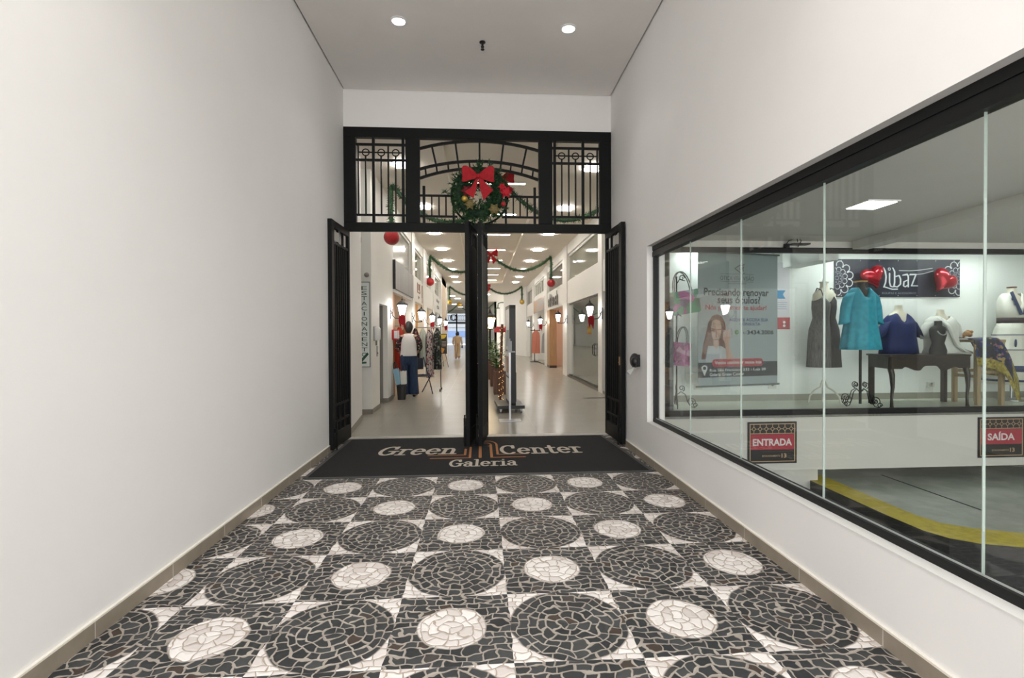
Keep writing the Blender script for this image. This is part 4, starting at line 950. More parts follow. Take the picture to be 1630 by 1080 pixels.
# rolling display board
t = thing('display_board', 'tall dark framed double display board on a wheeled base', 'display board', (.54, 9.42, 0), math.radians(2.5))
MB().box(-.25, .25, -.42, .42, .075, .135).build('base', BLACK, t, bevel=.006)
for sx in (-1, 1):
    for sy_ in (-1, 1):
        w_ = MB(); w_.tube([(sx * .19 - .014, sy_ * .36, .033), (sx * .19 + .014, sy_ * .36, .033)], .033, 14); w_.box(sx * .19 - .02, sx * .19 + .02, sy_ * .36 - .02, sy_ * .36 + .02, .05, .076); w_.build('caster', CHROME, t)
b = MB(); b.box(-.025, .09, -.36, -.30, .13, 1.98); b.box(-.025, .09, .38, .42, .13, 1.98); b.box(-.025, .09, -.36, .42, 1.92, 1.98); b.box(-.025, .09, -.36, .42, .13, .18); b.build('frame', BLACK, t)
b = MB(); b.box(-.02, .085, -.30, .38, .18, 1.92); b.build('panel', mat('board_white', (.78, .77, .74), .4), t)
b = MB()
for z in (.62, 1.12): b.box(-.03, -.02, -.3, .38, z, z + .022)
b.box(.088, .10, -.35, .2, .2, .74); b.build('rail', BLACK, t)
for z0, c in ((.66, (.55, .35, .30)), (1.16, (.40, .45, .50))):
    MB().box(-.023, -.0205, -.2, .25, z0 + .05, z0 + .36).build('poster', mat('poster_%d' % int(z0 * 100), c, .6, noise=.4, nscale=12), t)
# steel stand in front of it
t = thing('steel_stand', 'slim brushed steel stand on a flat base in front of the board', 'stand', (.485, 8.22, 0))
MB().box(-.185, .185, -.12, .12, 0, .014).build('base_plate', CHROME, t, bevel=.003)
MB().box(-.016, .016, -.016, .016, .014, 1.14).build('pole', CHROME, t)
b = MB(); b.box(-.09, .09, -.05, .05, 1.14, 1.16); b.box(-.035, .035, -.035, .035, 1.16, 1.33); b.cyl(0, 0, 1.33, 1.37, .012, 8); b.build('holder', mat('holder_grey', (.38, .38, .39), .4), t)

# ------------------------------------------------------------------ garments on rails, bin, chair
def drape(name, label, cat, x, y, ztop, zbot, w, dpt, m, group=None, seed=0, parent=None, k=9):
    rg = random.Random(seed); H_ = ztop - zbot; rings = []
    for i in range(9):
        f = i / 8; z = ztop - H_ * f
        sh = .35 + .65 * min(1, f * 7); ww = w / 2 * sh * (1 + .12 * f); dd = dpt / 2 * (.5 + .5 * min(1, f * 5))
        rings.append(oval(x, y, z, ww, dd, 28, .10 + .10 * f, k, seed + f))
    b = MB(); b.rings(rings); o = b.build(name, m, parent, smooth=True)
    return tag(o, label, cat, group) if label else o
FLORAL = blotch('floral_black', [(0, (.015, .014, .016)), (.55, (.02, .018, .02)), (.62, (.40, .07, .09)), (.8, (.55, .45, .40)), (.9, (.05, .16, .07))], 34, .8)
FLORAL2 = blotch('floral_pale', [(0, (.60, .52, .50)), (.4, (.30, .06, .07)), (.6, (.62, .56, .52)), (.85, (.05, .05, .06))], 30, .8)
PATT = blotch('dark_pattern', [(0, (.02, .02, .02)), (.5, (.05, .09, .06)), (.7, (.30, .27, .25)), (.85, (.02, .02, .02))], 26, .8)
rk = thing('garment_rail', 'garment rail on wheels standing outside the first shop', 'rail', (-1.36, 12.78, 0))
b = MB(); b.tube([(-.28, 0, 1.62), (.34, 0, 1.62)], .014, 8)
for x in (-.28, .34): b.tube([(x, 0, .06), (x, 0, 1.64)], .014, 8); b.tube([(x, -.25, .07), (x, .25, .07)], .014, 8)
b.build('frame', CHROME, rk)
for x in (-.28, .34):
    for y in (-.25, .25): w_ = MB(); w_.tube([(x - .015, y, .035), (x + .015, y, .035)], .035, 12); w_.build('wheel', BLACK, rk)
for i, (x, w, zb, m, lb) in enumerate(((-1.66, .16, .55, FLORAL, 'black floral blouse next to the woman on the garment rail'), (-1.47, .16, .62, mat('mint_cloth', (.62, .66, .60), .8), 'pale mint garment on the garment rail'), (-1.29, .17, .35, FLORAL2, 'long pink and black floral dress on the garment rail'), (-1.10, .17, .55, PATT, 'dark green patterned dress at the end of the garment rail'))):
    drape('hanging_dress', lb, 'dress', x, 12.78, 1.60, zb, w, .36, m, 'garments hanging outside the first shop', i)
for i, (x, y, zt, zb, w, m, lb) in enumerate(((-1.95, 12.10, 1.62, .60, .20, mat('red_cloth', (.42, .03, .015), .8), 'red garment hanging behind the fire cabinet'), (-1.84, 12.36, 1.60, .66, .24, streaks('brown_cloth', (.22, .10, .04), (.34, .18, .08), 'Z', 20, .8), 'brown garment between the red one and the woman'), (-1.95, 12.62, 1.55, .5, .3, mat('orange_cloth', (.50, .15, .04), .8), 'orange garment hung behind the brown one'))):
    drape('hanging_garment', lb, 'garment', x, y, zt, zb, w, .2, m, 'garments hanging outside the first shop', 10 + i)
b = MB(); b.tube([(-2.1, 11.95, 1.66), (-1.82, 12.75, 1.66)], .012, 8); b.tube([(-2.1, 11.95, 1.66), (-2.1, 11.95, 0)], .012, 8); b.tube([(-1.82, 12.75, 1.66), (-1.82, 12.75, 0)], .012, 8); tag(b.build('garment_rail', CHROME), 'chrome clothes bar holding the red and brown garments', 'rail')
t = thing('waste_bin', 'black tapered waste bin by the wall', 'bin', (-1.755, 11.12, 0))
b = MB(); b.rings([oval(0, 0, z, r_, r_ * .9, 16, sq=4) for z, r_ in ((0, .085), (.30, .105), (.31, .112), (.32, .112), (.32, .10), (.05, .08))]); b.build('bucket', BLACK, t)
def bag(name, label, c, w, h, d, m, tilt, hm=None, seed=0, hh=.14, group=None):
    t = thing(name, label, 'bag', c, 0, group); b = MB(); cr_, sr_ = math.cos(tilt), math.sin(tilt)
    R2 = lambda x, y, z: (x * cr_ + z * sr_, y, -x * sr_ + z * cr_)
    rings = []
    for f, s in ((0, .86), (.06, .95), (.5, .98), (.92, 1.02), (1, 1)): rings.append([R2(*p) for p in oval(0, 0, h * f, w / 2 * s, d / 2 * (1 - .55 * f), 20, .02, 5, seed, 5)])
    b.rings(rings); b.build('body', m, t)
    for y in (-d * .2, d * .2):
        MB().tube([R2(w * .28 * math.cos(q), y, h + (hh * math.sin(q) if 0 < q < PI else -.02)) for q in [PI * k / 12 for k in range(13)]], .007, 6).build('handle', hm or BLACK, t, smooth=True)
    return t
bag('shopping_bag', 'pale blue shopping bag leaning on the waste bin', (-1.83, 11.2, .33), .13, .36, .12, mat('bag_blue', (.24, .42, .55), .6), -.18, seed=1)
bag('shopping_bag', 'white shopping bag above the waste bin', (-1.72, 11.22, .33), .14, .30, .12, mat('bag_white', (.68, .66, .60), .6), -.03, seed=2)
t = thing('folding_chair', 'dark blue folding chair behind the woman in wide jeans', 'chair', (-1.47, 12.16, 0), math.radians(35)); NAVY = mat('navy_chair', (.02, .025, .05), .5)
MB().box(-.2, .2, -.2, .2, .43, .46).build('seat', NAVY, t, bevel=.01); MB().box(-.2, .2, .2, .23, .58, .86).build('backrest', NAVY, t, bevel=.01)
for s in (-1, 1):
    MB().tube([(s * .21, -.24, 0), (s * .21, .21, .88)], .013, 8).build('leg', NAVY, t); MB().tube([(s * .19, .26, 0), (s * .19, -.18, .44)], .013, 8).build('leg', NAVY, t)
# easel sign farther down
t = thing('easel_sign', 'black poster with a yellow top on an easel at the left shops', 'sign', (-1.70, 22, 0))
MB().box(-.22, .22, -.02, .02, .58, 1.46).build('board', mat('easel_black', (.02, .018, .018), .5), t)
b = MB(); b.prism([(-.16, 1.43), (.20, 1.43)] + arc(.02, 1.43, .18, .19, 0, -180, 12)[1:-1], (0, -.022, 0), (1, 0, 0), (0, 0, 1), -.002); b.build('yellow_arc', mat('easel_yellow', (.62, .45, .03), .5), t)
b = MB(); b.prism([(-.19, .62), (.05, .62), (.12, .80), (-.02, .86), (-.19, .80)], (0, -.022, 0), (1, 0, 0), (0, 0, 1), -.002); b.build('orange_patch', mat('easel_orange', (.55, .25, .04), .5), t)
b = MB()
for z in (1.10, 1.04, .98, .92): b.box(.0, .18, -.0225, -.0205, z, z + .018)
for x, z in ((-.14, 1.12), (-.09, 1.05), (-.15, .98), (-.08, .92), (-.13, .86)): b.sphere((x, -.021, z), .038, 8, 6, sc=(1, .1, 1))
b.build('print', mat('easel_print', (.50, .44, .36), .6), t)
b = MB(); b.tube([(-.15, 0, .6), (-.18, -.05, 0)], .012, 6); b.tube([(.15, 0, .6), (.3, -.25, 0)], .012, 6); b.tube([(0, 0, .6), (.05, .35, 0)], .012, 6); b.build('easel_legs', mat('easel_legs', (.12, .08, .06), .5), t)
# right shops: clothes stand, mannequin pieces, counters, pendant lights
t = thing('clothes_stand', 'black stand with a coral dress outside the third shop on the right', 'clothes stand', (2.86, 25.2, 0))
b = MB(); b.box(-.3, .12, -.2, .2, 0, .04); b.tube([(-.1, 0, 0), (-.1, 0, 1.7)], .02, 8); b.tube([(-.3, 0, 1.62), (.2, 0, 1.62)], .015, 8); b.build('stand', BLACK, t)
drape('dress', None, None, -.02, 0, 1.62, .45, .36, .25, mat('coral_cloth', (.60, .22, .15), .8), seed=4, parent=t)
t = thing('clothes_bust', 'grey garment on a stand beside the coral dress', 'mannequin', (3.25, 24.2, 0)); b = MB(); b.box(-.15, .15, -.15, .15, 0, .03); b.tube([(0, 0, 0), (0, 0, 1.5)], .018, 8); b.build('stand', BLACK, t); drape('garment', None, None, 0, 0, 1.55, .5, .4, .25, mat('grey_cloth', (.34, .35, .36), .8), seed=6, parent=t)
OL = mat('counter_olive', (.17, .18, .14), .5)
o = MB().box(5.2, 5.9, 13.6, 15.4, 0, 1.02).build('shop_counter', OL); tag(o, 'dark olive counter inside the glazed shop on the right', 'counter')
o = MB().box(4.3, 4.9, 15.2, 15.9, 0, .9).build('shop_cabinet', mat('cabinet_grey', (.14, .17, .15), .5)); tag(o, 'low grey cabinet inside the glazed shop', 'cabinet')
for i, (x, y) in enumerate(((4.6, 13.9), (4.75, 14.4), (4.95, 14.7))):
    t = thing('pendant_lamp', 'round warm pendant lamp in the glazed shop, %s' % ['left of three', 'middle of three', 'right of three'][i], 'lamp', (x, y, 1.55), 0, 'pendant lamps of the glazed shop'); MB().sphere((0, 0, 0), .055, 12, 8).build('globe', emit('pendant_glow', (1, .75, .45), 10), t); MB().tube([(0, 0, .05), (0, 0, 1.2)], .005, 5).build('cord', BLACK, t)
rr_ = random.Random(2)
for i in range(9):
    o = MB().box(-.03, .03, -.03, .03, -.008, 0).build('spot_light', emit('spot_glow', (1, .97, .9), 14)); o.location = (4.3 + .55 * (i % 3) + .1 * (i // 3), 13.2 + 1.1 * (i // 3), 2.745)
    tag(o, 'small ceiling spot of the glazed shop, %s row, %s' % (['front', 'middle', 'back'][i // 3], ['left', 'centre', 'right'][i % 3]), 'light', 'ceiling spots of the glazed shop')
t = thing('armchair', 'pale upholstered armchair just inside the glass door', 'chair', (3.75, 12.9, 0), -.6); CR = mat('cream_fabric', (.55, .50, .42), .8)
b = MB(); b.box(-.3, .3, -.3, .3, .2, .45); b.build('seat', CR, t, bevel=.05); b = MB(); b.rings([oval(0, .3, z, w_, .07, 16, sq=3) for z, w_ in ((.2, .3), (.8, .32), (1.05, .25), (1.12, .12))]); b.build('backrest', CR, t, smooth=True)
for x in (-.25, .25):
    for y in (-.25, .25): MB().cyl(x, y, 0, .2, .02, 8).build('leg', DARKWOOD, t)
for i, (y, m, lb) in enumerate(((19.0, mat('white_shirt', (.74, .72, .70), .8), 'white garment on the rail in the shop with the wooden post'), (19.5, PATT, 'dark patterned garment on the rail in the shop with the wooden post'), (19.9, mat('rose_cloth', (.55, .30, .26), .8), 'rose garment on the rail in the shop with the wooden post'), (18.5, mat('cream_cloth', (.66, .60, .5), .8), 'cream garment on the rail in the shop with the wooden post'))):
    drape('hanging_garment', lb, 'garment', 4.6, y, 1.75, .75, .4, .3, m, 'garments in the shop with the wooden post', 30 + i)
b = MB(); b.tube([(4.6, 18.0, 1.8), (4.6, 20.5, 1.8)], .015, 8); b.tube([(4.6, 18, 0), (4.6, 18, 1.8)], .015, 8); b.tube([(4.6, 20.5, 0), (4.6, 20.5, 1.8)], .015, 8); tag(b.build('garment_rail', BLACK), 'black clothes rail inside the shop with the wooden post', 'rail')
o = MB().box(5.4, 6.2, 18.2, 21, 0, .95).build('shop_counter', BROWNWOOD); tag(o, 'brown counter at the back of the shop with the wooden post', 'counter')
o = MB().box(-4.6, -4.2, 12.0, 14.4, 0, 2.0).build('shop_shelf', streaks('shelf_wood', (.30, .18, .10), (.42, .28, .16), 'Y', 14, .5)); tag(o, 'wooden wall shelf inside the garment shop on the left', 'shelf')
for i, (y, c) in enumerate(((15.6, (.5, .3, .18)), (19.2, (.35, .28, .22)), (22.6, (.3, .3, .3)))):
    o = MB().box(-3.3, -2.8, y, y + 1.6, 0, 1.15).build('shop_counter', mat('counter_%d' % i, c, .5)); tag(o, 'counter inside the %s shop on the left' % ['second', 'third', 'fourth'][i], 'counter', 'counters of the left shops')
b = MB(); b.prism(arc(0, 0, .6, .4, 0, 180, 14), (0, 0, 0), (1, 0, 0), (0, 0, 1), .7); o = b.build('red_awning', mat('awning_red', (.45, .02, .03), .6)); o.location = (1.15, 34, 1.55); o.rotation_euler = (0, 0, math.radians(110)); tag(o, 'rounded red awning beyond the lamp against the white wall', 'awning')
# exit gate far away
t = thing('exit_gate', 'distant dark exit gate with scrollwork at the end of the gallery', 'gate', (0, 62.1, 0))
b = MB(); b.box(-4.3, -.4, -.05, .05, 2.75, 2.95); b.box(-4.3, -.4, -.05, .05, 4.1, 4.25)
for x in (-4.3, -2.95, -1.7, -.5): b.box(x - .08, x + .08, -.05, .05, 0, 4.2)
b.build('frame', IRON, t)
b = MB()
for k in range(16):
    x = -4.1 + .24 * k; b.tube([(x + .11 * math.cos(q), 0, 3.45 + .3 * math.sin(q)) for q in [2 * PI * j / 12 for j in range(12)]], .025, 5, closed=True)
b.box(-4.3, -.4, -.02, .02, 3.78, 3.84); b.box(-4.3, -.4, -.02, .02, 3.05, 3.11); b.build('scrolls', IRON, t)
b = MB(); rw2 = random.Random(8)
for k in range(60): needles(b, (-3.3 + .35 * math.cos(k * .105), 61.75, 3.5 + .35 * math.sin(k * .105)), (0, 0, 1), .1, 12, .2, .02, rw2)
tag(b.build('christmas_wreath', mat('maroon_wreath', (.12, .01, .02), .8), fix=False), 'dark red wreath on the distant exit gate', 'wreath')
b = MB(); b.box(-9, 6, 75, 75.3, 0, 5); struct('wall_street', b, mat('street_pale', (.24, .27, .31), .6)); b = MB(); b.box(-9, 6, 74.9, 75, 1.0, 1.9); struct('wall_street_band', b, mat('street_blue', (.10, .16, .30), .6)); b = MB(); b.box(-12, 8, 66, 90, -.1, -.02); struct('floor', b, mat('street_grey', (.5, .5, .5), .8))
b = MB(); b.box(-7, 4, 74.8, 75, 2.5, 2.9); b.box(-3.4, -1.9, 74.8, 75, 3.1, 3.7); struct('wall_street_far', b, mat('street_dark', (.25, .26, .28), .8))
# ================================================================== PEOPLE
def skin_mesh(name, V, E, m, parent=None, root=0, sub=2):
    """one continuous body grown round a skeleton: V = [(x,y,z,r or (rx,ry))]"""
    me = bpy.data.meshes.new(name); bm = bmesh.new(); ly = bm.verts.layers.skin.verify()
    vs = []
    for i, (x, y, z, r) in enumerate(V):
        v = bm.verts.new((x, y, z)); d = v[ly]; d.radius = r if isinstance(r, tuple) else (r, r); d.use_root = (i == root); vs.append(v)
    for a, c in E: bm.edges.new((vs[a], vs[c]))
    bm.to_mesh(me); bm.free(); me.materials.append(m)
    o = bpy.data.objects.new(name, me); COL.objects.link(o)
    md = o.modifiers.new('skin', 'SKIN'); md.use_smooth_shade = True
    md2 = o.modifiers.new('sub', 'SUBSURF'); md2.levels = sub; md2.render_levels = sub
    if parent: o.parent = parent
    return o
def body(parent, H_, legs, arms, skin):
    """H_ height; legs/arms: joint positions in fractions of H_ for both sides; faces +y"""
    V = [(0, 0, .53, (.085, .06)), (0, -.005, .62, (.066, .048)), (0, 0, .72, (.078, .055)), (0, -.01, .795, (.062, .045)), (0, -.006, .845, .030), (0, .006, .872, .032), (0, .012, .915, .050), (0, .012, .96, .046), (0, .008, .985, .026), (0, .058, .912, .012)]
    E = [(0, 1), (1, 2), (2, 3), (3, 4), (4, 5), (5, 6), (6, 7), (7, 8), (6, 9)]
    for s in (-1, 1):
        n = len(V); L_ = legs[s]
        V += [(s * .05, 0, .485, .048)] + [(*p, r) for p, r in zip(L_, (.034, .022, .016, .012))]; E += [(0, n)] + [(n + k, n + k + 1) for k in range(4)]
        n = len(V); A = arms[s]
        V += [(s * .098, -.008, .80, .034)] + [(*p, r) for p, r in zip(A, (.024, .017))]; E += [(3, n), (n, n + 1), (n + 1, n + 2)]
        w = Vector(A[1]); d = (w - Vector(A[0])).normalized(); n = len(V); palm = w + d * .035
        V += [(*palm, (.017, .010))]; E += [(n - 1, n)]
        side = d.cross(Vector((1, 0, 0))).normalized()
        for k, (o_, ln) in enumerate(((-.017, .034), (-.006, .042), (.006, .040), (.016, .032))):
            a = palm + side * o_ + d * .014; m1 = a + d * ln * .5; tip = a + d * ln + Vector((-s * .012, 0, 0)); q = len(V)
            V += [(*a, .0052), (*m1, .0050), (*tip, .0040)]; E += [(n, q), (q, q + 1), (q + 1, q + 2)]
        th = w + d * .015 + side * -.016 * 1; q = len(V)
        V += [(*(th + side * -.008), .006), (*(th + side * -.014 + d * .022), .0048)]; E += [(n, q), (q, q + 1)]
    V = [(x * H_, y * H_, z * H_, tuple(i * H_ for i in r) if isinstance(r, tuple) else r * H_) for x, y, z, r in V]
    return skin_mesh('body', V, E, skin, parent)
def shell(name, rings, m, parent, label=None, cap=True):
    b = MB(); b.rings(rings, cap=cap); o = b.build(name, m, parent, smooth=True); md = o.modifiers.new('sub', 'SUBSURF'); md.levels = 1; md.render_levels = 1
    if label: o['label'] = label
    return o
def limb(pts, rs, n=12):
    b = MB(); b.tube(pts, rs, n); return b
HAIR = mat('dark_hair', (.012, .010, .009), .5)
# woman at the garment rail, seen from behind
H1 = 1.74
t = thing('person', 'person seen from behind in a white top and wide blue jeans at the garment rail', 'person', (-1.66, 11.62, 0), math.radians(4))
legs = {s: [(s * .055, .005, .28), (s * .058, -.012, .045), (s * .06, .02, .018), (s * .064, .07, .012)] for s in (-1, 1)}
arms = {-1: [(-.15, .015, .655), (-.135, .10, .60)], 1: [(.145, .01, .66), (.12, .10, .61)]}
body(t, H1, legs, arms, SKIN)
S = H1
shell('top', [oval(0, -.005 * S, z * S, rx * S, ry * S, 24, w, 5, z * 9) for z, rx, ry, w in ((.845, .040, .036, 0), (.828, .085, .048, 0), (.80, .108, .060, 0), (.74, .104, .072, .01), (.66, .102, .068, .02), (.58, .108, .074, .03), (.545, .112, .078, .03), (.542, .104, .070, .03))], mat('white_cotton', (.66, .64, .61), .8), t, 'loose white sleeveless top')
for s in (-1, 1):
    A = arms[s]
    b = limb([(s * .095 * S, -.008 * S, .805 * S), (s * .125 * S, 0, .74 * S), tuple(S * q for q in A[0]), tuple(S * (a * .45 + c * .55) for a, c in zip(A[0], A[1]))], [.046 * S, .044 * S, .036 * S, .034 * S]); tag(b.build('sleeve', FLORAL, t, smooth=True), 'black floral sleeve')
DEN = streaks('dark_denim', (.008, .022, .055), (.014, .036, .085), 'Z', 60, .8)
shell('trouser_hips', [oval(0, y * S, z * S, rx * S, ry * S, 20) for z, y, rx, ry in ((.57, 0, .100, .068), (.52, 0, .110, .076), (.47, 0, .112, .076), (.43, .002, .104, .062), (.41, .002, .07, .04))], DEN, t)
for s in (-1, 1):
    shell('trouser_leg', [oval(s * x * S, y * S, z * S, rx * S, ry * S, 18, .04, 4, s) for z, x, y, rx, ry in ((.56, .050, 0, .058, .068), (.50, .054, 0, .062, .074), (.40, .054, .004, .056, .062), (.28, .056, .004, .056, .060), (.14, .060, -.004, .064, .066), (.045, .062, -.004, .070, .070), (.035, .062, -.004, .066, .066))], DEN, t)
    MB().sphere((s * .064 * S, .02 * S, .012 * S), .05 * S, 12, 8, sc=(.5, 1.15, .26)).build('shoe', mat('dark_shoe', (.03, .02, .018), .6), t, smooth=True)
b = MB(); b.rings([oval(0, y * S, z * S, rx * S, ry * S, 18, .03, 6, 0) for z, y, rx, ry in ((.845, -.022, .020, .016), (.865, -.020, .036, .026), (.90, -.004, .051, .050), (.94, .002, .056, .060), (.975, .004, .046, .052), (1.0, .004, .026, .03), (1.008, .004, .008, .01))]); b.build('hair', HAIR, t, smooth=True)
# person in beige walking away towards the exit
H2 = 1.60
t = thing('person', 'distant person in beige shirt and trousers walking away towards the exit', 'person', (-1.32, 28.6, 0), math.radians(3)); S = H2
legs = {-1: [(-.055, .05, .285), (-.055, .02, .05), (-.055, .05, .02), (-.055, .10, .016)], 1: [(.052, .03, .275), (.05, -.09, .085), (.05, -.09, .03), (.05, -.05, .012)]}
arms = {-1: [(-.155, -.02, .655), (-.15, .06, .54)], 1: [(.15, -.035, .65), (.165, -.01, .515)]}
body(t, H2, legs, arms, SKIN); BEI = mat('beige_cotton', (.56, .42, .25), .8, noise=.12)
shell('shirt', [oval(0, -.004 * S, z * S, rx * S, ry * S, 20, w, 5, z * 7) for z, rx, ry, w in ((.846, .042, .036, 0), (.825, .090, .050, 0), (.79, .115, .064, 0), (.72, .112, .074, .01), (.62, .100, .070, .03), (.57, .098, .072, .03), (.565, .09, .065, .03))], BEI, t)
for s in (-1, 1):
    A = arms[s]; limb([(s * .10 * S, -.008 * S, .80 * S), (s * .13 * S, -.01 * S, .73 * S), tuple(S * q for q in A[0]), tuple(S * q for q in A[1])], [.045 * S, .042 * S, .034 * S, .028 * S]).build('sleeve', BEI, t, smooth=True)
    K = legs[s]; limb([(s * .05 * S, 0, .58 * S), (s * .054 * S, .005 * S, .49 * S), tuple(S * q for q in K[0]), tuple(S * q for q in K[1])], [.058 * S, .066 * S, .052 * S, .046 * S]).build('trouser_leg', BEI, t, smooth=True)
    f = K[2]; MB().sphere((f[0] * S, (f[1] + .01) * S, f[2] * S + .012), .05 * S, 10, 7, sc=(.5, 1.1, .3)).build('shoe', BLACK, t, smooth=True)
b = MB(); b.rings([oval(0, y * S, z * S, rx * S, ry * S, 16, .05, 5, 0) for z, y, rx, ry in ((.86, -.012, .05, .030), (.885, -.006, .066, .046), (.92, 0, .066, .060), (.96, .004, .058, .062), (.99, .004, .036, .04), (1.004, .004, .01, .01))]); b.build('hair', HAIR, t, smooth=True)
MB().box(.14 * S, .19 * S, -.06 * S, .05 * S, .40 * S, .50 * S).build('handbag', BLACK, t, bevel=.02)
# ================================================================== SHOP WINDOW OPPOSITE
FZ = .47
def bust(parent, x, y, z0, k, m, neck=True, rot=0):
    """armless torso from hip (z0) up to the neck, k = height"""
    prof = [(0, .36, .26), (.10, .37, .27), (.28, .28, .20), (.42, .27, .19), (.58, .33, .25), (.70, .34, .23), (.78, .34, .18), (.83, .27, .15), (.87, .15, .12), (.93, .105, .105), (1.0, .10, .10)]
    b = MB(); b.rings([oval(x, y, z0 + k * f, rx * k * .62, ry * k * .62, 24, sq=2.3) for f, rx, ry in prof]); return b.build('torso', m, parent, smooth=True)
def cloth(parent, name, rings, m, label=None, thick=True):
    b = MB(); b.rings(rings, cap=False); o = b.build(name, m, parent, smooth=True)
    md = o.modifiers.new('sol', 'SOLIDIFY'); md.thickness = .004
    if label: o['label'] = label
    return o
def vneck(z, x, y, rx, ry, n, front, side=.0, sq=2.2):
    """ring that dips at the front (towards -y)"""
    r = oval(x, y, z, rx, ry, n, sq=sq); return [(p[0], p[1], p[2] - front * max(0, 1 - abs(p[0] - x) / (rx * .75)) * (1 if p[1] < y else .12) + side * (abs(p[0] - x) / rx) ** 2) for p in r]
# striped strappy dress on a white mannequin with a chrome stand
G = 'dressed busts in the shop window'
t = thing('mannequin', 'cream mannequin in a grey striped strappy dress on a pale curved stand', 'mannequin', (4.76, 6.58, FZ), 0, G)
bust(t, 0, 0, .95, .72, MANNE)
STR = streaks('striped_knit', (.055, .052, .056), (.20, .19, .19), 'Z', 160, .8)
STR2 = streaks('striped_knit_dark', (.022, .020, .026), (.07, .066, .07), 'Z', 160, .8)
def half_dress(s, m):
    b = MB(); rr = []
    for z, rx, ry, fr in ((.50, .235, .15, 0), (.62, .225, .145, 0), (.85, .215, .14, 0), (1.02, .20, .13, 0), (1.18, .145, .11, 0), (1.32, .155, .135, 0), (1.42, .15, .135, .05), (1.48, .115, .115, .09)):
        ring = vneck(z, 0, 0, rx, ry, 40, fr); ring = [(p[0], p[1], p[2]) for p in ring if s * p[0] >= -1e-6]
        ring.sort(key=lambda p: math.atan2(p[1], s * p[0])); rr.append(ring)
    n = min(len(r) for r in rr); rr = [r[:n] for r in rr]
    vs = [q for r in rr for q in r]; b.add(vs, [(i * n + j, i * n + j + 1, (i + 1) * n + j + 1, (i + 1) * n + j) for i in range(len(rr) - 1) for j in range(n - 1)])
    o = b.build('dress_half', m, t, smooth=True); o.modifiers.new('sol', 'SOLIDIFY').thickness = .006
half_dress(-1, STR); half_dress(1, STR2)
for s in (-1, 1): MB().tube([(s * .10, -.12, 1.48), (s * .105, -.09, 1.56), (s * .10, -.0, 1.595), (s * .095, .08, 1.5)], .007, 6).build('strap', STR2, t, smooth=True)
b = MB(); b.tube([(0, 0, 0.06), (0, 0, .98)], .014, 8); b.build('pole', CHROME, t)
PALE = mat('pale_metal', (.66, .64, .58), .35)
for k in range(3):
    a = 2 * PI * k / 3 - PI / 2 + .5; c, s_ = math.cos(a), math.sin(a); MB().tube([(c * r_, s_ * r_, z) for r_, z in ((.015, .32), (.05, .22), (.13, .18), (.20, .10), (.22, .01))], .012, 8).build('leg', PALE, t, smooth=True)
b = MB(); b.lathe([(.001, 1.665), (.06, 1.67), (.06, 1.685), (.02, 1.69), (.018, 1.72), (.001, 1.722)], 0, 0, 14); b.build('neck_cap', PALE, t, smooth=True)
# turquoise tunic on a black bust with a scrolled iron stand
TUR = mat('turquoise_cloth', (.03, .40, .56), .7, noise=.25, nscale=18)
t = thing('mannequin', 'turquoise three-quarter sleeve tunic on a black bust with a scrolled iron foot', 'mannequin', (4.985, 6.20, FZ), 0, G)
bust(t, 0, 0, .92, .72, MBLACK)
def folds(x, y, z, rx, ry, n, wob, k, ph): return oval(x, y, z, rx, ry, n, wob, k, ph, 2.2)
cloth(t, 'tunic', [folds(0, 0, .755, .245, .18, 60, .06, 11, 0), folds(0, 0, .85, .232, .175, 60, .05, 11, .2), folds(0, 0, 1.05, .200, .16, 60, .03, 11, .4), folds(0, 0, 1.24, .172, .155, 60, .012, 11, .5), vneck(1.38, 0, 0, .172, .155, 60, 0), vneck(1.46, 0, 0, .168, .135, 60, .03), vneck(1.52, 0, 0, .15, .11, 60, .10), vneck(1.565, 0, 0, .10, .09, 60, .15)], TUR)
for s in (-1, 1):
    b = MB(); b.rings([[(s * x + q[0] * r_, q[1] * r_ * 1.05 - .01, z + q[0] * r_ * .35 * -s) for q in [(math.cos(2 * PI * j / 14), math.sin(2 * PI * j / 14)) for j in range(14)]] for x, z, r_ in ((.115, 1.51, .055), (.17, 1.45, .062), (.205, 1.33, .060), (.228, 1.15, .055), (.232, 1.10, .062))], cap=False); o = b.build('sleeve', TUR, t, smooth=True); o.modifiers.new('sol', 'SOLIDIFY').thickness = .005
MB().lathe([(.001, 1.635), (.078, 1.64), (.08, 1.655), (.001, 1.66)], 0, 0, 20).build('wooden_cap', mat('orange_cap', (.62, .36, .10), .45), t, smooth=True)
MB().tube([(0, 0, .04), (0, 0, .95)], .017, 10).build('pole', IRON, t)
def scroll(cx, cz, r0, turns, a0, sgn):
    n = 26; return [((cx + r0 * (1 - .72 * i / n) * math.cos(a0 + sgn * 2 * PI * turns * i / n)), 0, cz + r0 * (1 - .72 * i / n) * math.sin(a0 + sgn * 2 * PI * turns * i / n)) for i in range(n + 1)]
def scroll_foot(t, ang, m=IRON, k=1.0):
    c, s = math.cos(ang), math.sin(ang); b = MB()
    for pts in ([(.015, 0, .20), (.06, 0, .24), (.12, 0, .2), (.15, 0, .10), (.19, 0, .03), (.24, 0, .02), (.28, 0, .05)], scroll(.20, .10, .06, 1.3, -.5, 1), scroll(.07, .29, .045, 1.3, -1.2, 1), scroll(.255, .05, .035, 1.2, 0, 1)):
        b.tube([(p[0] * c * k, p[0] * s * k, p[2] * k) for p in pts], .0055, 6)
    return b.build('scroll_foot', m, t, smooth=True)
for k in range(4): scroll_foot(t, PI / 2 * k + .25)
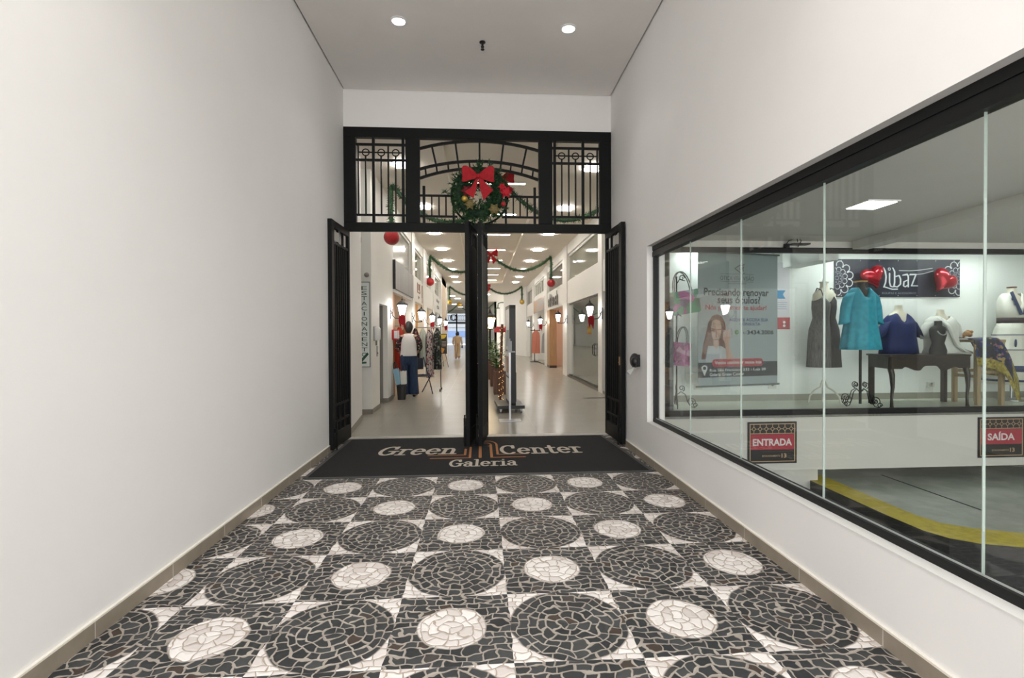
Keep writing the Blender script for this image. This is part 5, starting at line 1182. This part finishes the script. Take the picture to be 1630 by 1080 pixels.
# dark table with cabriole front legs
TB = thing('console_table', 'dark wooden console table with a wavy apron in the shop window', 'table', (0, 0, 0)); TZ = 1.155
b = MB(); b.add([(5.24, 6.02, TZ - .022), (6.42, 6.08, TZ - .022), (6.56, 6.60, TZ - .022), (5.34, 6.54, TZ - .022), (5.24, 6.02, TZ), (6.42, 6.08, TZ), (6.56, 6.60, TZ), (5.34, 6.54, TZ)], [(0, 3, 2, 1), (4, 5, 6, 7), (0, 1, 5, 4), (1, 2, 6, 5), (2, 3, 7, 6), (3, 0, 4, 7)]); b.build('table_top', DARKWOOD, TB, bevel=.004)
def apron(a, c, wavy):
    a, c = Vector((*a, 0)), Vector((*c, 0)); n = 30; pl = []
    for i in range(n + 1):
        u = i / n; z = TZ - .18 + (.025 * math.cos(2 * PI * 3 * (u - .5)) * (1 if abs(u - .5) < .34 else .0) + (.03 if abs(u - .5) < .12 else 0)) * wavy; pl.append((u, z))
    L_ = (c - a).length; ux = (c - a).normalized(); b = MB(); b.prism([(p[0] * L_, p[1]) for p in pl] + [(L_, TZ - .022), (0, TZ - .022)], a, ux, (0, 0, 1), .02, 0); return b
apron((5.27, 6.05), (6.41, 6.11), 1).build('apron', DARKWOOD, TB); apron((5.36, 6.52), (6.53, 6.58), 0).build('apron', DARKWOOD, TB); apron((5.27, 6.05), (5.36, 6.52), 0).build('apron', DARKWOOD, TB); apron((6.41, 6.11), (6.53, 6.58), 0).build('apron', DARKWOOD, TB)
for x, y in ((5.29, 6.07), (6.38, 6.12)):
    MB().tube([(x + .0, y, TZ - .03), (x, y, TZ - .17), (x + .012, y - .012, TZ - .26), (x + .022, y - .01, TZ - .42), (x + .018, y, TZ - .56), (x + .002, y - .02, FZ + .03), (x - .004, y - .03, FZ + .002)], [.03, .034, .032, .022, .016, .018, .024], 10).build('leg', DARKWOOD, TB, smooth=True)
for x, y in ((5.38, 6.49), (6.50, 6.55)): b = MB(); b.box(x - .026, x + .026, y - .026, y + .026, FZ, TZ - .02); b.build('leg', DARKWOOD, TB)
# navy shirt on a cream bust standing on the table
NV = mat('navy_cloth', (.010, .022, .12), .75, noise=.3, nscale=16)
t = thing('mannequin', 'navy short sleeved shirt on a cream bust standing on the table', 'mannequin', (5.69, 6.40, TZ), 0, G)
bust(t, 0, 0, 0, .66, MANNE)
cloth(t, 'shirt', [folds(0, 0, .005, .245, .17, 40, .03, 9, 0), folds(0, 0, .10, .232, .165, 40, .02, 9, .3), folds(0, 0, .24, .21, .155, 40, .01, 9, .5), vneck(.40, 0, 0, .205, .155, 40, .0), vneck(.46, 0, 0, .19, .135, 40, .04), vneck(.51, 0, 0, .15, .11, 40, .09), vneck(.55, 0, 0, .095, .085, 40, .13)], NV)
for s in (-1, 1):
    b = MB(); b.rings([[(s * x + q[0] * r_ * .9, q[1] * r_ - .01, z - s * q[0] * r_ * .5) for q in [(math.cos(2 * PI * j / 14), math.sin(2 * PI * j / 14)) for j in range(14)]] for x, z, r_ in ((.12, .475, .055), (.18, .43, .066), (.235, .33, .066), (.27, .245, .066))], cap=False); o = b.build('sleeve', NV, t, smooth=True); o.modifiers.new('sol', 'SOLIDIFY').thickness = .005
# white blouse and small black jewellery bust
WB = mat('white_gauze', (.74, .74, .70), .8, noise=.12, nscale=14)
t = thing('mannequin', 'loose white gauze blouse on a cream bust at the right of the table', 'mannequin', (6.27, 6.37, TZ), 0, G)
bust(t, 0, 0, 0, .60, MANNE)
cloth(t, 'blouse', [folds(.03, -.02, .008, .255, .17, 40, .06, 7, 1), folds(.02, 0, .07, .21, .15, 40, .05, 7, .6), folds(0, 0, .22, .20, .15, 40, .03, 8, .3), vneck(.38, 0, 0, .205, .145, 40, 0), vneck(.46, 0, 0, .19, .12, 40, .03), vneck(.51, 0, 0, .11, .09, 40, .06)], WB)
for s in (-1, 1):
    b = MB(); b.rings([[(s * x + q[0] * r_, q[1] * r_ - .01, z - s * q[0] * r_ * .4) for q in [(math.cos(2 * PI * j / 12), math.sin(2 * PI * j / 12)) for j in range(12)]] for x, z, r_ in ((.14, .45, .055), (.19, .40, .066), (.22, .30, .06), (.225, .22, .055))], cap=False); o = b.build('sleeve', WB, t, smooth=True); o.modifiers.new('sol', 'SOLIDIFY').thickness = .005
cloth(t, 'scarf', [[(x + .03 * math.cos(q), y + .02 * math.sin(q), z + .02 * math.sin(q)) for q in [2 * PI * j / 8 for j in range(8)]] for x, y, z in ((-.13, -.12, .48), (-.06, -.17, .38), (.0, -.18, .24), (.06, -.18, .12), (.16, -.18, .05), (.27, -.16, .02))], WB)
t = thing('jewellery_bust', 'small black jewellery bust with a silver necklace on the table', 'bust', (6.0, 6.13, TZ), 0)
b = MB(); b.rings([oval(0, 0, .44 * f, rx, ry, 20) for f, rx, ry in ((0, .105, .07), (.12, .108, .075), (.34, .075, .052), (.55, .10, .07), (.72, .115, .062), (.80, .10, .05), (.86, .045, .042), (1, .040, .040))]); b.build('torso', MBLACK, t, smooth=True)
MB().tube([(.06 * math.cos(q) , -.055 - .02 * math.sin(-q), .31 + .055 * math.sin(q)) for q in [PI + PI * k / 16 for k in range(17)]], .008, 8).build('necklace', CHROME, t, smooth=True)
# stool with printed shawl, wooden figurine
t = thing('wooden_stool', 'pale wooden stool under the blue and gold shawl', 'stool', (6.78, 6.38, FZ))
for x, y in ((-.15, -.18), (.17, -.2), (-.13, .16), (.19, .15)): MB().box(x - .024, x + .024, y - .024, y + .024, 0, .86).build('leg', PALEWOOD, t)
b = MB(); b.box(-.19, .21, -.22, .19, .84, .875); b.build('seat', PALEWOOD, t)
b = MB(); b.box(-.15, .17, -.19, -.17, .42, .46); b.box(-.13, .19, .14, .16, .42, .46); b.box(-.15, -.13, -.18, .16, .36, .40); b.build('stretcher', PALEWOOD, t)
SH = blotch('shawl_print', [(0, (.010, .012, .030)), (.30, (.012, .03, .16)), (.58, (.02, .02, .03)), (.84, (.42, .30, .10)), (.93, (.30, .12, .18))], 26, .7)
SHG = blotch('shawl_border', [(0, (.34, .26, .04)), (.5, (.46, .38, .08)), (.8, (.20, .15, .03))], 40, .6)
t2 = thing('shawl', 'blue black and gold printed shawl draped over the stool', 'shawl', (6.74, 6.38, FZ)); b = MB(); nx, ny = 22, 16; P_ = []
for j in range(ny + 1):
    for i in range(nx + 1):
        u, v = i / nx, j / ny; x = -.24 + u * .62; y = .20 - v * .56; z = .895
        if u > .62: q = (u - .62) / .38; x = -.24 + .62 * .62 + q * .26; z -= .52 * q ** 1.2
        if v > .80: q = (v - .80) / .20; y = .20 - .80 * .56 - q * .05; z -= (.34 + .20 * u) * q
        z = max(z + .008 * math.sin(9 * u + 5 * v), .07); P_.append((x, y + .012 * math.sin(14 * u) * v, z))
fs = [(j * (nx + 1) + i, j * (nx + 1) + i + 1, (j + 1) * (nx + 1) + i + 1, (j + 1) * (nx + 1) + i) for j in range(ny) for i in range(nx)]
b.add(P_, fs); b.m = [1 if (f[0] % (nx + 1)) > nx - 5 or f[0] // (nx + 1) > ny - 2 else 0 for f in fs]
o = b.build('cloth', [SH, SHG], t2, smooth=True, fix=False); o.modifiers.new('sol', 'SOLIDIFY').thickness = .004
t = thing('figurine', 'small orange wooden figurine standing on the shawl', 'figurine', (6.64, 6.36, FZ + .905)); b = MB(); OR = mat('figurine_wood', (.40, .20, .07), .5)
for x, z, r_ in ((-.05, .025, .03), (0, .05, .04), (.045, .035, .032), (.07, .075, .022), (.02, .08, .024)): b.sphere((x, 0, z), r_, 10, 8)
b.build('carving', OR, t, smooth=True)
# white and blue dress at the right edge
WD = mat('white_dress', (.76, .75, .68), .8, noise=.06)
t = thing('mannequin', 'cream mannequin in a long white dress with navy embroidery at the right edge', 'mannequin', (7.57, 6.60, FZ), 0, G)
bust(t, 0, 0, .88, .72, MANNE)
BLU = mat('navy_embroidery', (.035, .055, .13), .8)
prof = [(.24, .34, .24, .05), (.45, .31, .22, .045), (.75, .26, .19, .035), (1.02, .20, .15, .02), (1.12, .165, .125, 0)]
cloth(t, 'skirt', [folds(0, 0, z, rx, ry, 44, w, 10, .4) for z, rx, ry, w in prof], WD)
for z, rx, ry, th in ((.28, .337, .238, .03), (.42, .318, .226, .085), (.72, .268, .195, .012), (.93, .225, .168, .012)):
    cloth(t, 'navy_band', [folds(0, 0, z + dz, rx + .004, ry + .004, 44, .04, 10, .4) for dz in (0, th)], BLU)
cloth(t, 'belt', [folds(0, 0, z, .172, .132, 32, 0, 5, 0) for z in (1.10, 1.18)], mat('lace_belt', (.045, .03, .035), .8))
cloth(t, 'bodice', [vneck(1.15, 0, 0, .168, .13, 40, 0), vneck(1.30, 0, 0, .172, .14, 40, .0), vneck(1.42, 0, 0, .172, .13, 40, .10), vneck(1.49, 0, 0, .145, .11, 40, .19), vneck(1.53, 0, 0, .10, .09, 40, .24)], WD)
for s in (-1, 1):
    b = MB(); b.add([(s * .0, -.152, 1.22), (s * .045, -.152, 1.21), (s * .16, -.115, 1.53), (s * .10, -.10, 1.55)], [(0, 1, 2, 3)]); o = b.build('neck_trim', BLU, t); o.modifiers.new('sol', 'SOLIDIFY').thickness = .006
    b = MB()
    for k in range(3): b.prism(arc(s * (.07 + .03 * k), 1.30 + .07 * k, .013, .024, 0, 330, 8), (0, -.150 + .012 * k, 0), (1, 0, 0), (0, 0, 1), -.004)
    b.build('leaf_embroidery', BLU, t)
for x in (-.14, 0.02, .15): b = MB(); b.prism(arc(x, .82, .014, .055, 0, 330, 10), (0, -.195 + .4 * x * x, 0), (1, 0, 0), (0, 0, 1), -.012); b.build('leaf_embroidery', BLU, t)
MB().tube([(0, 0, .03), (0, 0, .9)], .015, 8).build('pole', CHROME, t); MB().lathe([(.15, 0), (.15, .015), (.03, .03)], 0, 0, 20).build('foot', CHROME, t)
MB().lathe([(.001, 1.60), (.055, 1.605), (.055, 1.62), (.001, 1.625)], 0, 0, 14).build('neck_cap', mat('cap_brown', (.12, .05, .04), .5), t, smooth=True)

# banner of the shop on the back wall with two foil hearts
t = thing('wall_banner', 'navy banner lettered Libaz on the back wall of the shop window', 'banner', (5.13, 6.872, 1.965)); W_, Hb = 1.93, .55
MB().box(0, W_, -.004, .0, 0, Hb).build('cloth', mat('banner_navy', (.012, .014, .032), .45, noise=.3, nscale=3), t)
PR = mat('banner_print', (.62, .64, .66), .5); PG = mat('banner_print_grey', (.26, .27, .31), .5)
def mandala(cx, cz, half, m1, m2):
    b = MB(); c = MB(); K = 11
    Pn = lambda x, z: (min(max(x, .004), W_ - .004), -.0055, min(max(z, .004), Hb - .004))
    for rr, n_, pr in ((.20, K, .052), (.125, K, .036), (.06, 8, .02)):
        for k in range(n_):
            a = 2 * PI * k / n_ + .2; px, pz = cx + rr * math.cos(a), cz + rr * math.sin(a)
            if -.02 < px < W_ + .02: nib(b if pr > .03 else c, [arc(px, pz, pr, pr, math.degrees(a) - 120, math.degrees(a) + 120, 10)], Pn, .006 if pr > .04 else .004, .006 if pr > .04 else .004)
    nib(c, [arc(cx, cz, .028, .028, 0, 360, 12), arc(cx, cz, .095, .095, 0, 360, 24)], Pn, .004, .004)
    b.build('mandala_print', m1, t, fix=False); c.build('mandala_print', m2, t, fix=False)
mandala(.03, Hb * .5, 1, PR, PG); mandala(W_ - .03, Hb * .5, 1, PR, PG)
b = MB(); k_ = .00138; Pt = lambda px, py: (px, -.006, py)
# hand drawn letters L i b a z
L_ = lambda x, y: ((x - 120) * W_ / 1405, Hb - (y - 120) * Hb / 455)
st = [[L_(660, 225), L_(680, 265), L_(690, 330), L_(684, 400), L_(665, 455)], [L_(665, 452), L_(700, 462), L_(760, 482), L_(815, 480)], [L_(728, 290), L_(728, 400), L_(740, 445), L_(760, 452)], [L_(765, 225), L_(785, 270), L_(785, 400), L_(775, 452)],
      [L_(790, 330), L_(835, 315), L_(852, 360), L_(850, 420), L_(815, 455), L_(780, 445)], [L_(880, 310), L_(925, 298), L_(938, 330), L_(938, 452)], [L_(935, 370), L_(890, 390), L_(885, 440), L_(905, 452), L_(935, 430)], [L_(960, 300), L_(1025, 300), L_(975, 440), L_(1040, 440)]]
nib(b, st, Pt, .012, .008); nib(b, [arc(*L_(724, 238), .018, .018, 0, 360, 10)], Pt, .005, .005)
nib(b, [[L_(835, 256), L_(960, 258), L_(1080, 248), L_(1210, 226)], [L_(870, 314), L_(1000, 308), L_(1110, 292), L_(1220, 258)]], Pt, .004, .004)
b.build('lettering', PR, t, fix=False)
b = MB(); text(b, 'ROUPAS E ACESSÓRIOS', (L_(645, 540)[0], -.006, L_(645, 540)[1]), (1, 0, 0), (0, 0, 1), .53, .034); b.build('small_lettering', PG, t, fix=False)
b = MB()
for i in range(7):
    for z in (.02, Hb - .02): b.sphere((.1 + i * .29, -.004, z), .008, 8, 5, sc=(1, .4, 1))
b.build('grommets', CHROME, t)
FOIL = mat('red_foil', (.32, .012, .022), .15, .5, bump=.25, bscale=25)
def heart(label, c, k, rot):
    b = MB(); n = 40; rings = []
    for f, d in ((0.02, -1), (.5, -.86), (.8, -.6), (.95, -.3), (1, 0), (.95, .3), (.8, .6), (.5, .86), (.02, 1)):
        r = []
        for j in range(n):
            q = 2 * PI * j / n; x = 16 * math.sin(q) ** 3 / 17; z = (13 * math.cos(q) - 5 * math.cos(2 * q) - 2 * math.cos(3 * q) - math.cos(4 * q)) / 17
            x *= f * k; z *= f * k; r.append((x * math.cos(rot) - z * math.sin(rot), d * k * .42, x * math.sin(rot) + z * math.cos(rot)))
        rings.append(r)
    b.rings(rings); o = b.build('heart_balloon', FOIL, smooth=True); o.location = c; return tag(o, label, 'balloon', 'heart balloons on the banner')
heart('red foil heart balloon behind the turquoise tunic, left of the white letters', (5.63, 6.77, 2.26), .19, .35)
heart('red foil heart balloon at the right end of the navy banner', (6.72, 6.77, 2.20), .20, -.60)
# hanging optician banner
bx0, by0, bx1, by1 = 2.905, 6.45, 4.175, 6.72
ang = math.atan2(by1 - by0, bx1 - bx0); BW = math.hypot(bx1 - bx0, by1 - by0); BH = 1.80
t = thing('hanging_banner', 'grey optician banner with a red haired woman hanging in the shop window', 'banner', (bx0, by0, .735), ang)
MB().box(0, BW, -.002, .002, 0, BH).build('cloth', mat('banner_grey', (.30, .345, .36), .6), t)
for z in (-.012, BH): b = MB(); b.tube([(-.03, 0, z + .006), (BW + .03, 0, z + .006)], .013, 10); b.build('rod', mat('rod_grey', (.12, .13, .13), .4), t)
b = MB(); b.tube([(.02, 0, BH + .01), (BW * .33, -.0, BH + .12)], .003, 5); b.tube([(BW - .02, 0, BH + .01), (BW * .67, 0, BH + .12)], .003, 5); b.build('cord', CHROME, t)
def F(u, v): return (u * BW, BH * (1 - v))
def btext(s, u0, u1, v0, v1, m, bold=.0, part='lettering'):
    b = MB(); x0, z0 = F(u0, v1); text(b, s, (x0, -.0035, z0), (1, 0, 0), (0, 0, 1), (u1 - u0) * BW, (v1 - v0) * BH, bold); return b.build(part, m, t, fix=False)
INK = mat('ink_black', (.015, .016, .018), .6); INKG = mat('ink_grey', (.09, .095, .10), .6); INKR = mat('ink_red', (.33, .025, .03), .6); INKB = mat('ink_navy', (.02, .035, .14), .6); INKW = mat('ink_white', (.60, .62, .62), .6)
def flat(poly, m, name, lift=.003): b = MB(); b.prism([F(*p) for p in poly], (0, -lift + .0005, 0), (1, 0, 0), (0, 0, 1), .0005); return b.build(name, m, t)
b = MB(); Pb = lambda x, z: (x, -.0035, z)
nib(b, [[F(.53, .08), F(.45, .113), F(.53, .148)], [F(.565, .08), F(.545, .09)], [F(.565, .146), F(.56, .15)], [F(.535, .097), F(.515, .115), F(.535, .132)], [F(.56, .10), F(.55, .115), F(.56, .13)]], Pb, .007, .007)
nib(b, [[F(.27, .155), F(.69, .155)], [F(.27, .213), F(.69, .213)]], Pb, .002, .002); b.build('eye_logo', INKG, t, fix=False)
btext('ÓTICA VIVA VISÃO', .27, .69, .163, .204, INKG); btext('escolha ver bem', .37, .59, .218, .232, INKG)
btext('Precisando renovar', .07, .885, .265, .322, INK, .025); btext('seus óculos?', .235, .775, .323, .380, INK, .025); btext('Nós podemos te ajudar!', .09, .855, .390, .440, INKR, .02)
btext('AGENCE AGORA SUA', .38, .88, .490, .516, INKB, .02); btext('CONSULTA', .51, .775, .523, .547, INKB, .02); btext('41', .545, .59, .592, .612, INK); btext('3434.3006', .605, .95, .583, .616, INK, .03)
b = MB(); nib(b, [arc(*F(.475, .598), .024, .024, 0, 360, 16)], Pb, .009, .009); nib(b, [[F(.463, .588), F(.468, .602), F(.487, .609)]], Pb, .008, .008); b.build('phone_icon', mat('icon_green', (.05, .20, .03), .6), t, fix=False)
flat([(.0, .824), (1, .824), (1, .937), (0, .937)], INK, 'black_strip', .0028)
# printed portrait
flat([(.04, .80), (.06, .70), (.09, .62), (.12, .53), (.17, .475), (.23, .462), (.29, .478), (.33, .53), (.345, .62), (.35, .72), (.36, .80), (.30, .80), (.28, .7), (.12, .7), (.09, .80)], mat('print_hair', (.13, .050, .028), .6), 'portrait_hair', .0030)
flat([(.09, .824), (.11, .74), (.17, .70), (.22, .715), (.28, .70), (.35, .73), (.42, .76), (.45, .824)], mat('print_shirt', (.40, .42, .44), .6), 'portrait_shirt', .0034)
flat([(.155, .56), (.17, .515), (.22, .50), (.27, .515), (.285, .56), (.275, .62), (.25, .66), (.255, .70), (.22, .725), (.185, .70), (.19, .66), (.165, .62)], mat('print_skin', (.42, .27, .21), .6), 'portrait_face', .0038)
flat([(.345, .80), (.33, .68), (.30, .65), (.30, .61), (.32, .585), (.37, .58), (.395, .60), (.385, .66), (.375, .69), (.45, .82), (.40, .82)], mat('print_skin', (.42, .27, .21), .6), 'portrait_hand', .0042)
b = MB(); nib(b, [[F(.165, .572), F(.205, .576)], [F(.165, .585), F(.2, .588)], [F(.235, .578), F(.275, .576)], [F(.2, .655), F(.225, .65), F(.25, .656)], [F(.219, .60), F(.215, .63), F(.228, .634)]], lambda x, z: (x, -.0046, z), .006, .006); b.build('portrait_features', mat('print_dark', (.10, .04, .035), .6), t, fix=False)
flat([(x, z) for x, z in [((px), (pz)) for px, pz in [(.20, .80), (.78, .80)] + [(.78 + .03 * math.sin(q), .83 - .03 * math.cos(q)) for q in [PI * k / 8 for k in range(1, 8)]] + [(.78, .86), (.20, .86)] + [(.20 - .03 * math.sin(q), .83 + .03 * math.cos(q)) for q in [PI * k / 8 for k in range(1, 8)]]]], mat('pill_red', (.34, .02, .03), .5), 'red_label', .0050)
b = MB(); x0, z0 = F(.20, .847); text(b, 'Venha conhecer nossa loja', (x0, -.0058, z0), (1, 0, 0), (0, 0, 1), .59 * BW, .036 * BH * .9, .015); b.build('lettering', INKW, t, fix=False)
flat([(.078, .925), (.045, .875), (.04, .862), (.055, .848), (.078, .843), (.10, .848), (.116, .862), (.11, .875)], INKW, 'map_pin', .0036); flat([(.078 + .02 * math.cos(q), .866 + .013 * math.sin(q)) for q in [2 * PI * k / 12 for k in range(12)]], INK, 'map_pin_hole', .0042)
btext('Rua São Francisco 232 - Loja 28', .14, .845, .874, .899, INKW, .015); btext('Galeria Green Center', .14, .565, .904, .928, INKW, .015)
# poster behind it, sockets
t = thing('wall_poster', 'white poster with a blue ribbon and red foot, half hidden by the optician banner', 'poster', (3.95, 6.875, 1.50)); MB().box(0, .50, -.006, 0, 0, .96).build('sheet', mat('poster_white', (.70, .68, .72), .5), t); MB().box(0, .505, -.008, -.006, 0, .17).build('red_foot', mat('poster_red', (.45, .05, .06), .5), t)
b = MB(); b.prism([(.1, .44), (.44, .44), (.40, .50), (.44, .56), (.1, .56)], (0, -.0065, 0), (1, 0, 0), (0, 0, 1), -.002); b.build('blue_ribbon', mat('poster_blue', (.03, .25, .50), .5), t)
b = MB()
for z in (.38, .35, .32, .29): b.box(.15, .46, -.008, -.006, z, z + .008)
b.build('text_lines', mat('poster_grey', (.35, .38, .5), .5), t)
b = MB()
for z in (.05, .10): b.sphere((.42, -.008, z), .02, 8, 6, sc=(1, .15, 1))
b.build('icons', WHITE, t)
for x, lb in ((3.10, 'left under the optician banner'), (4.20, 'right under the optician banner'), (6.62, 'under the dark table')):
    t = thing('wall_socket', 'grey white wall socket ' + lb, 'socket', (x, 6.885, .64), 0, 'wall sockets of the shop window'); MB().box(-.06, .06, -.012, 0, 0, .075).build('plate', mat('socket_white', (.62, .62, .58), .4), t, bevel=.003); b = MB(); b.tube([(0, -.01, .05), (0, -.03, .05)], .012, 8); b.build('plug', mat('plug_grey', (.2, .2, .2), .4), t)
# bag stand at the left of the shop window
t = thing('bag_stand', 'wrought iron scroll stand for handbags at the left of the shop window', 'stand', (2.56, 6.32, FZ))
MB().tube([(0, 0, .04), (0, 0, 1.72)], .011, 8).build('pole', IRON, t)
for a_ in (-.5, 1.3, -1.9): scroll_foot(t, a_, k=.9)
b = MB(); b.tube([(p[0] + .0, 0, p[2]) for p in scroll(.07, 1.70, .04, 1.2, 0, 1)], .006, 6); b.tube([(0, 0, 1.62), (.03, -.02, 1.68), (.10, -.03, 1.66)], .007, 6); b.tube([(0, 0, 1.2), (.0, -.06, 1.22), (.02, -.1, 1.2)], .007, 6); b.build('hook', IRON, t)
BP = blotch('bag_patchwork', [(0, (.04, .22, .11)), (.3, (.36, .05, .22)), (.55, (.10, .06, .14)), (.75, (.30, .32, .36)), (.9, (.04, .12, .07))], 11, .6)
BQ = blotch('bag_maroon', [(0, (.09, .03, .07)), (.4, (.16, .04, .10)), (.7, (.22, .06, .13)), (.9, (.08, .04, .06))], 40, .6)
gb = 'handbags on the iron stand'
bag('handbag', 'green and maroon patchwork handbag, upper one on the iron stand', (2.66, 6.26, 1.70), .40, .30, .13, BP, -.16, seed=3, hh=.25, group=gb)
bag('handbag', 'pink and maroon handbag, lower one on the iron stand', (2.55, 6.2, 1.03), .25, .30, .12, blotch('bag_pink', [(0, (.34, .06, .20)), (.4, (.20, .05, .12)), (.7, (.46, .28, .36)), (.9, (.15, .04, .10))], 18, .6), .10, seed=4, hh=.2, group=gb)
t = thing('leaning_mirror', 'pale framed mirror on the left side wall of the shop window', 'mirror', (2.335, 6.62, 1.15)); MB().box(0, .03, -.22, .22, 0, 1.05).build('frame', mat('mirror_frame', (.50, .52, .44), .5), t); MB().box(.03, .032, -.18, .18, .04, 1.01).build('glass', mat('mirror_face', (.55, .58, .52), .06, .9), t)
t = thing('display_post', 'slim black post with a brass top beside the handbags', 'post', (2.40, 6.12, FZ)); MB().box(-.028, .028, -.03, .03, 0, 1.44).build('shaft', BLACK, t); MB().box(-.03, .03, -.032, .032, 1.44, 1.465).build('brass_top', GOLD, t)
t = thing('jute_panel', 'narrow brown textile hanging below the lower handbag', 'textile', (2.50, 6.45, FZ)); o = drape('cloth', None, None, 0, 0, 1.0, .08, .10, .08, streaks('jute', (.22, .14, .09), (.36, .22, .15), 'Z', 25, .8), seed=3, parent=t)
# signs under the window: ENTRADA and SAÍDA
BL = mat('sign_black', (.012, .011, .012), .4); GD = mat('sign_gold', (.50, .34, .20), .45); RD = mat('sign_red', (.36, .03, .05), .45); WT = mat('sign_letter', (.66, .62, .62), .5)
def park_sign(label, word, x, z, tx, tw):
    t = thing('wall_sign', label, 'sign', (x, 5.998, z), 0, 'red and black parking signs'); W = .635; H_ = .525
    MB().box(0, W, -.012, 0, 0, H_).build('board', BL, t)
    b = MB(); y0, y1 = -.0135, -.012
    for a0, a1, c0, c1 in ((.022, W - .022, .022, .032), (.022, W - .022, H_ - .032, H_ - .022), (.022, .032, .022, H_ - .022), (W - .032, W - .022, .022, H_ - .022), (.032, W - .032, .375, .382)): b.box(a0, a1, y0, y1, c0, c1)
    for k in range(7):
        cx = .075 + k * .0808; cz = .437
        nib(b, [[(cx, cz + .026), (cx + .026, cz), (cx, cz - .026), (cx - .026, cz), (cx, cz + .026)], [(cx + .026, cz), (cx + .055, cz)], [(cx, cz + .026), (cx, .49)], [(cx, cz - .026), (cx, .38)]] + ([[(cx - .026, cz), (.035, cz)]] if k == 0 else []), lambda px, pz: (px, y0, pz), .0035, .0035)
    b.build('gold_lines', GD, t, fix=False)
    MB().box(.034, W - .034, -.0135, -.012, .175, .370).build('red_field', RD, t)
    b = MB(); text(b, word, (tx, -.0145, .225), (1, 0, 0), (0, 0, 1), tw, .088 if 'Í' not in word else .112, .03); b.build('lettering', WT, t, fix=False)
    b = MB(); text(b, 'ESTACIONAMENTO', (.185, -.0135, .085), (1, 0, 0), (0, 0, 1), .235, .022, .01); text(b, '13', (.435, -.0135, .070), (1, 0, 0), (0, 0, 1), .065, .055, .03); b.build('small_lettering', GD, t, fix=False)
park_sign('red and black ENTRADA sign on the white parapet', 'ENTRADA', 3.34, -.196, .062, .51)
park_sign('red and black SAÍDA sign at the right of the parapet', 'SAÍDA', 6.42, -.182, .125, .375)
t = thing('floodlight', 'thin black floodlight bracket above the shop window frame', 'light fitting', (3.90, 5.99, 2.53))
b = MB(); b.tube([(-.09, 0, .0), (-.08, -.08, .06), (0, -.12, .085), (.08, -.08, .06), (.09, 0, .0)], .006, 6); b.tube([(0, -.12, .085), (-.02, -.16, .03)], .006, 6); b.build('bracket', BLACK, t, smooth=True); b = MB(); b.box(-.10, .12, -.20, -.10, -.005, .012); b.box(-.10, -.05, -.05, 0, -.02, .03); b.build('housing', BLACK, t)
t = thing('ceiling_light', 'square light panel on the driveway ceiling', 'light', (3.50, 4.23, 2.60)); MB().box(-.15, .15, -.15, .15, -.012, 0).build('frame', TRIMW, t); MB().box(-.13, .13, -.13, .13, -.015, -.011).build('diffuser', emit('ramp_panel', (.97, 1, .97), E_RAMP), t)
for i, x in enumerate((3.4, 5.4, 7.0)):
    t = thing('display_light', 'strip light at the ceiling of the shop window, ' + ['above the optician banner', 'above the navy banner', 'above the white dress'][i], 'light', (x, 6.78 if i == 0 else 6.35, 2.655), 0, 'strip lights of the shop window'); MB().box(-.55, .55, -.06, .06, -.03, 0).build('housing', TRIMW, t); MB().box(-.53, .53, -.05, .05, -.034, -.028).build('diffuser', emit('display_led', (.94, 1, .98), E_DISPLAY), t)
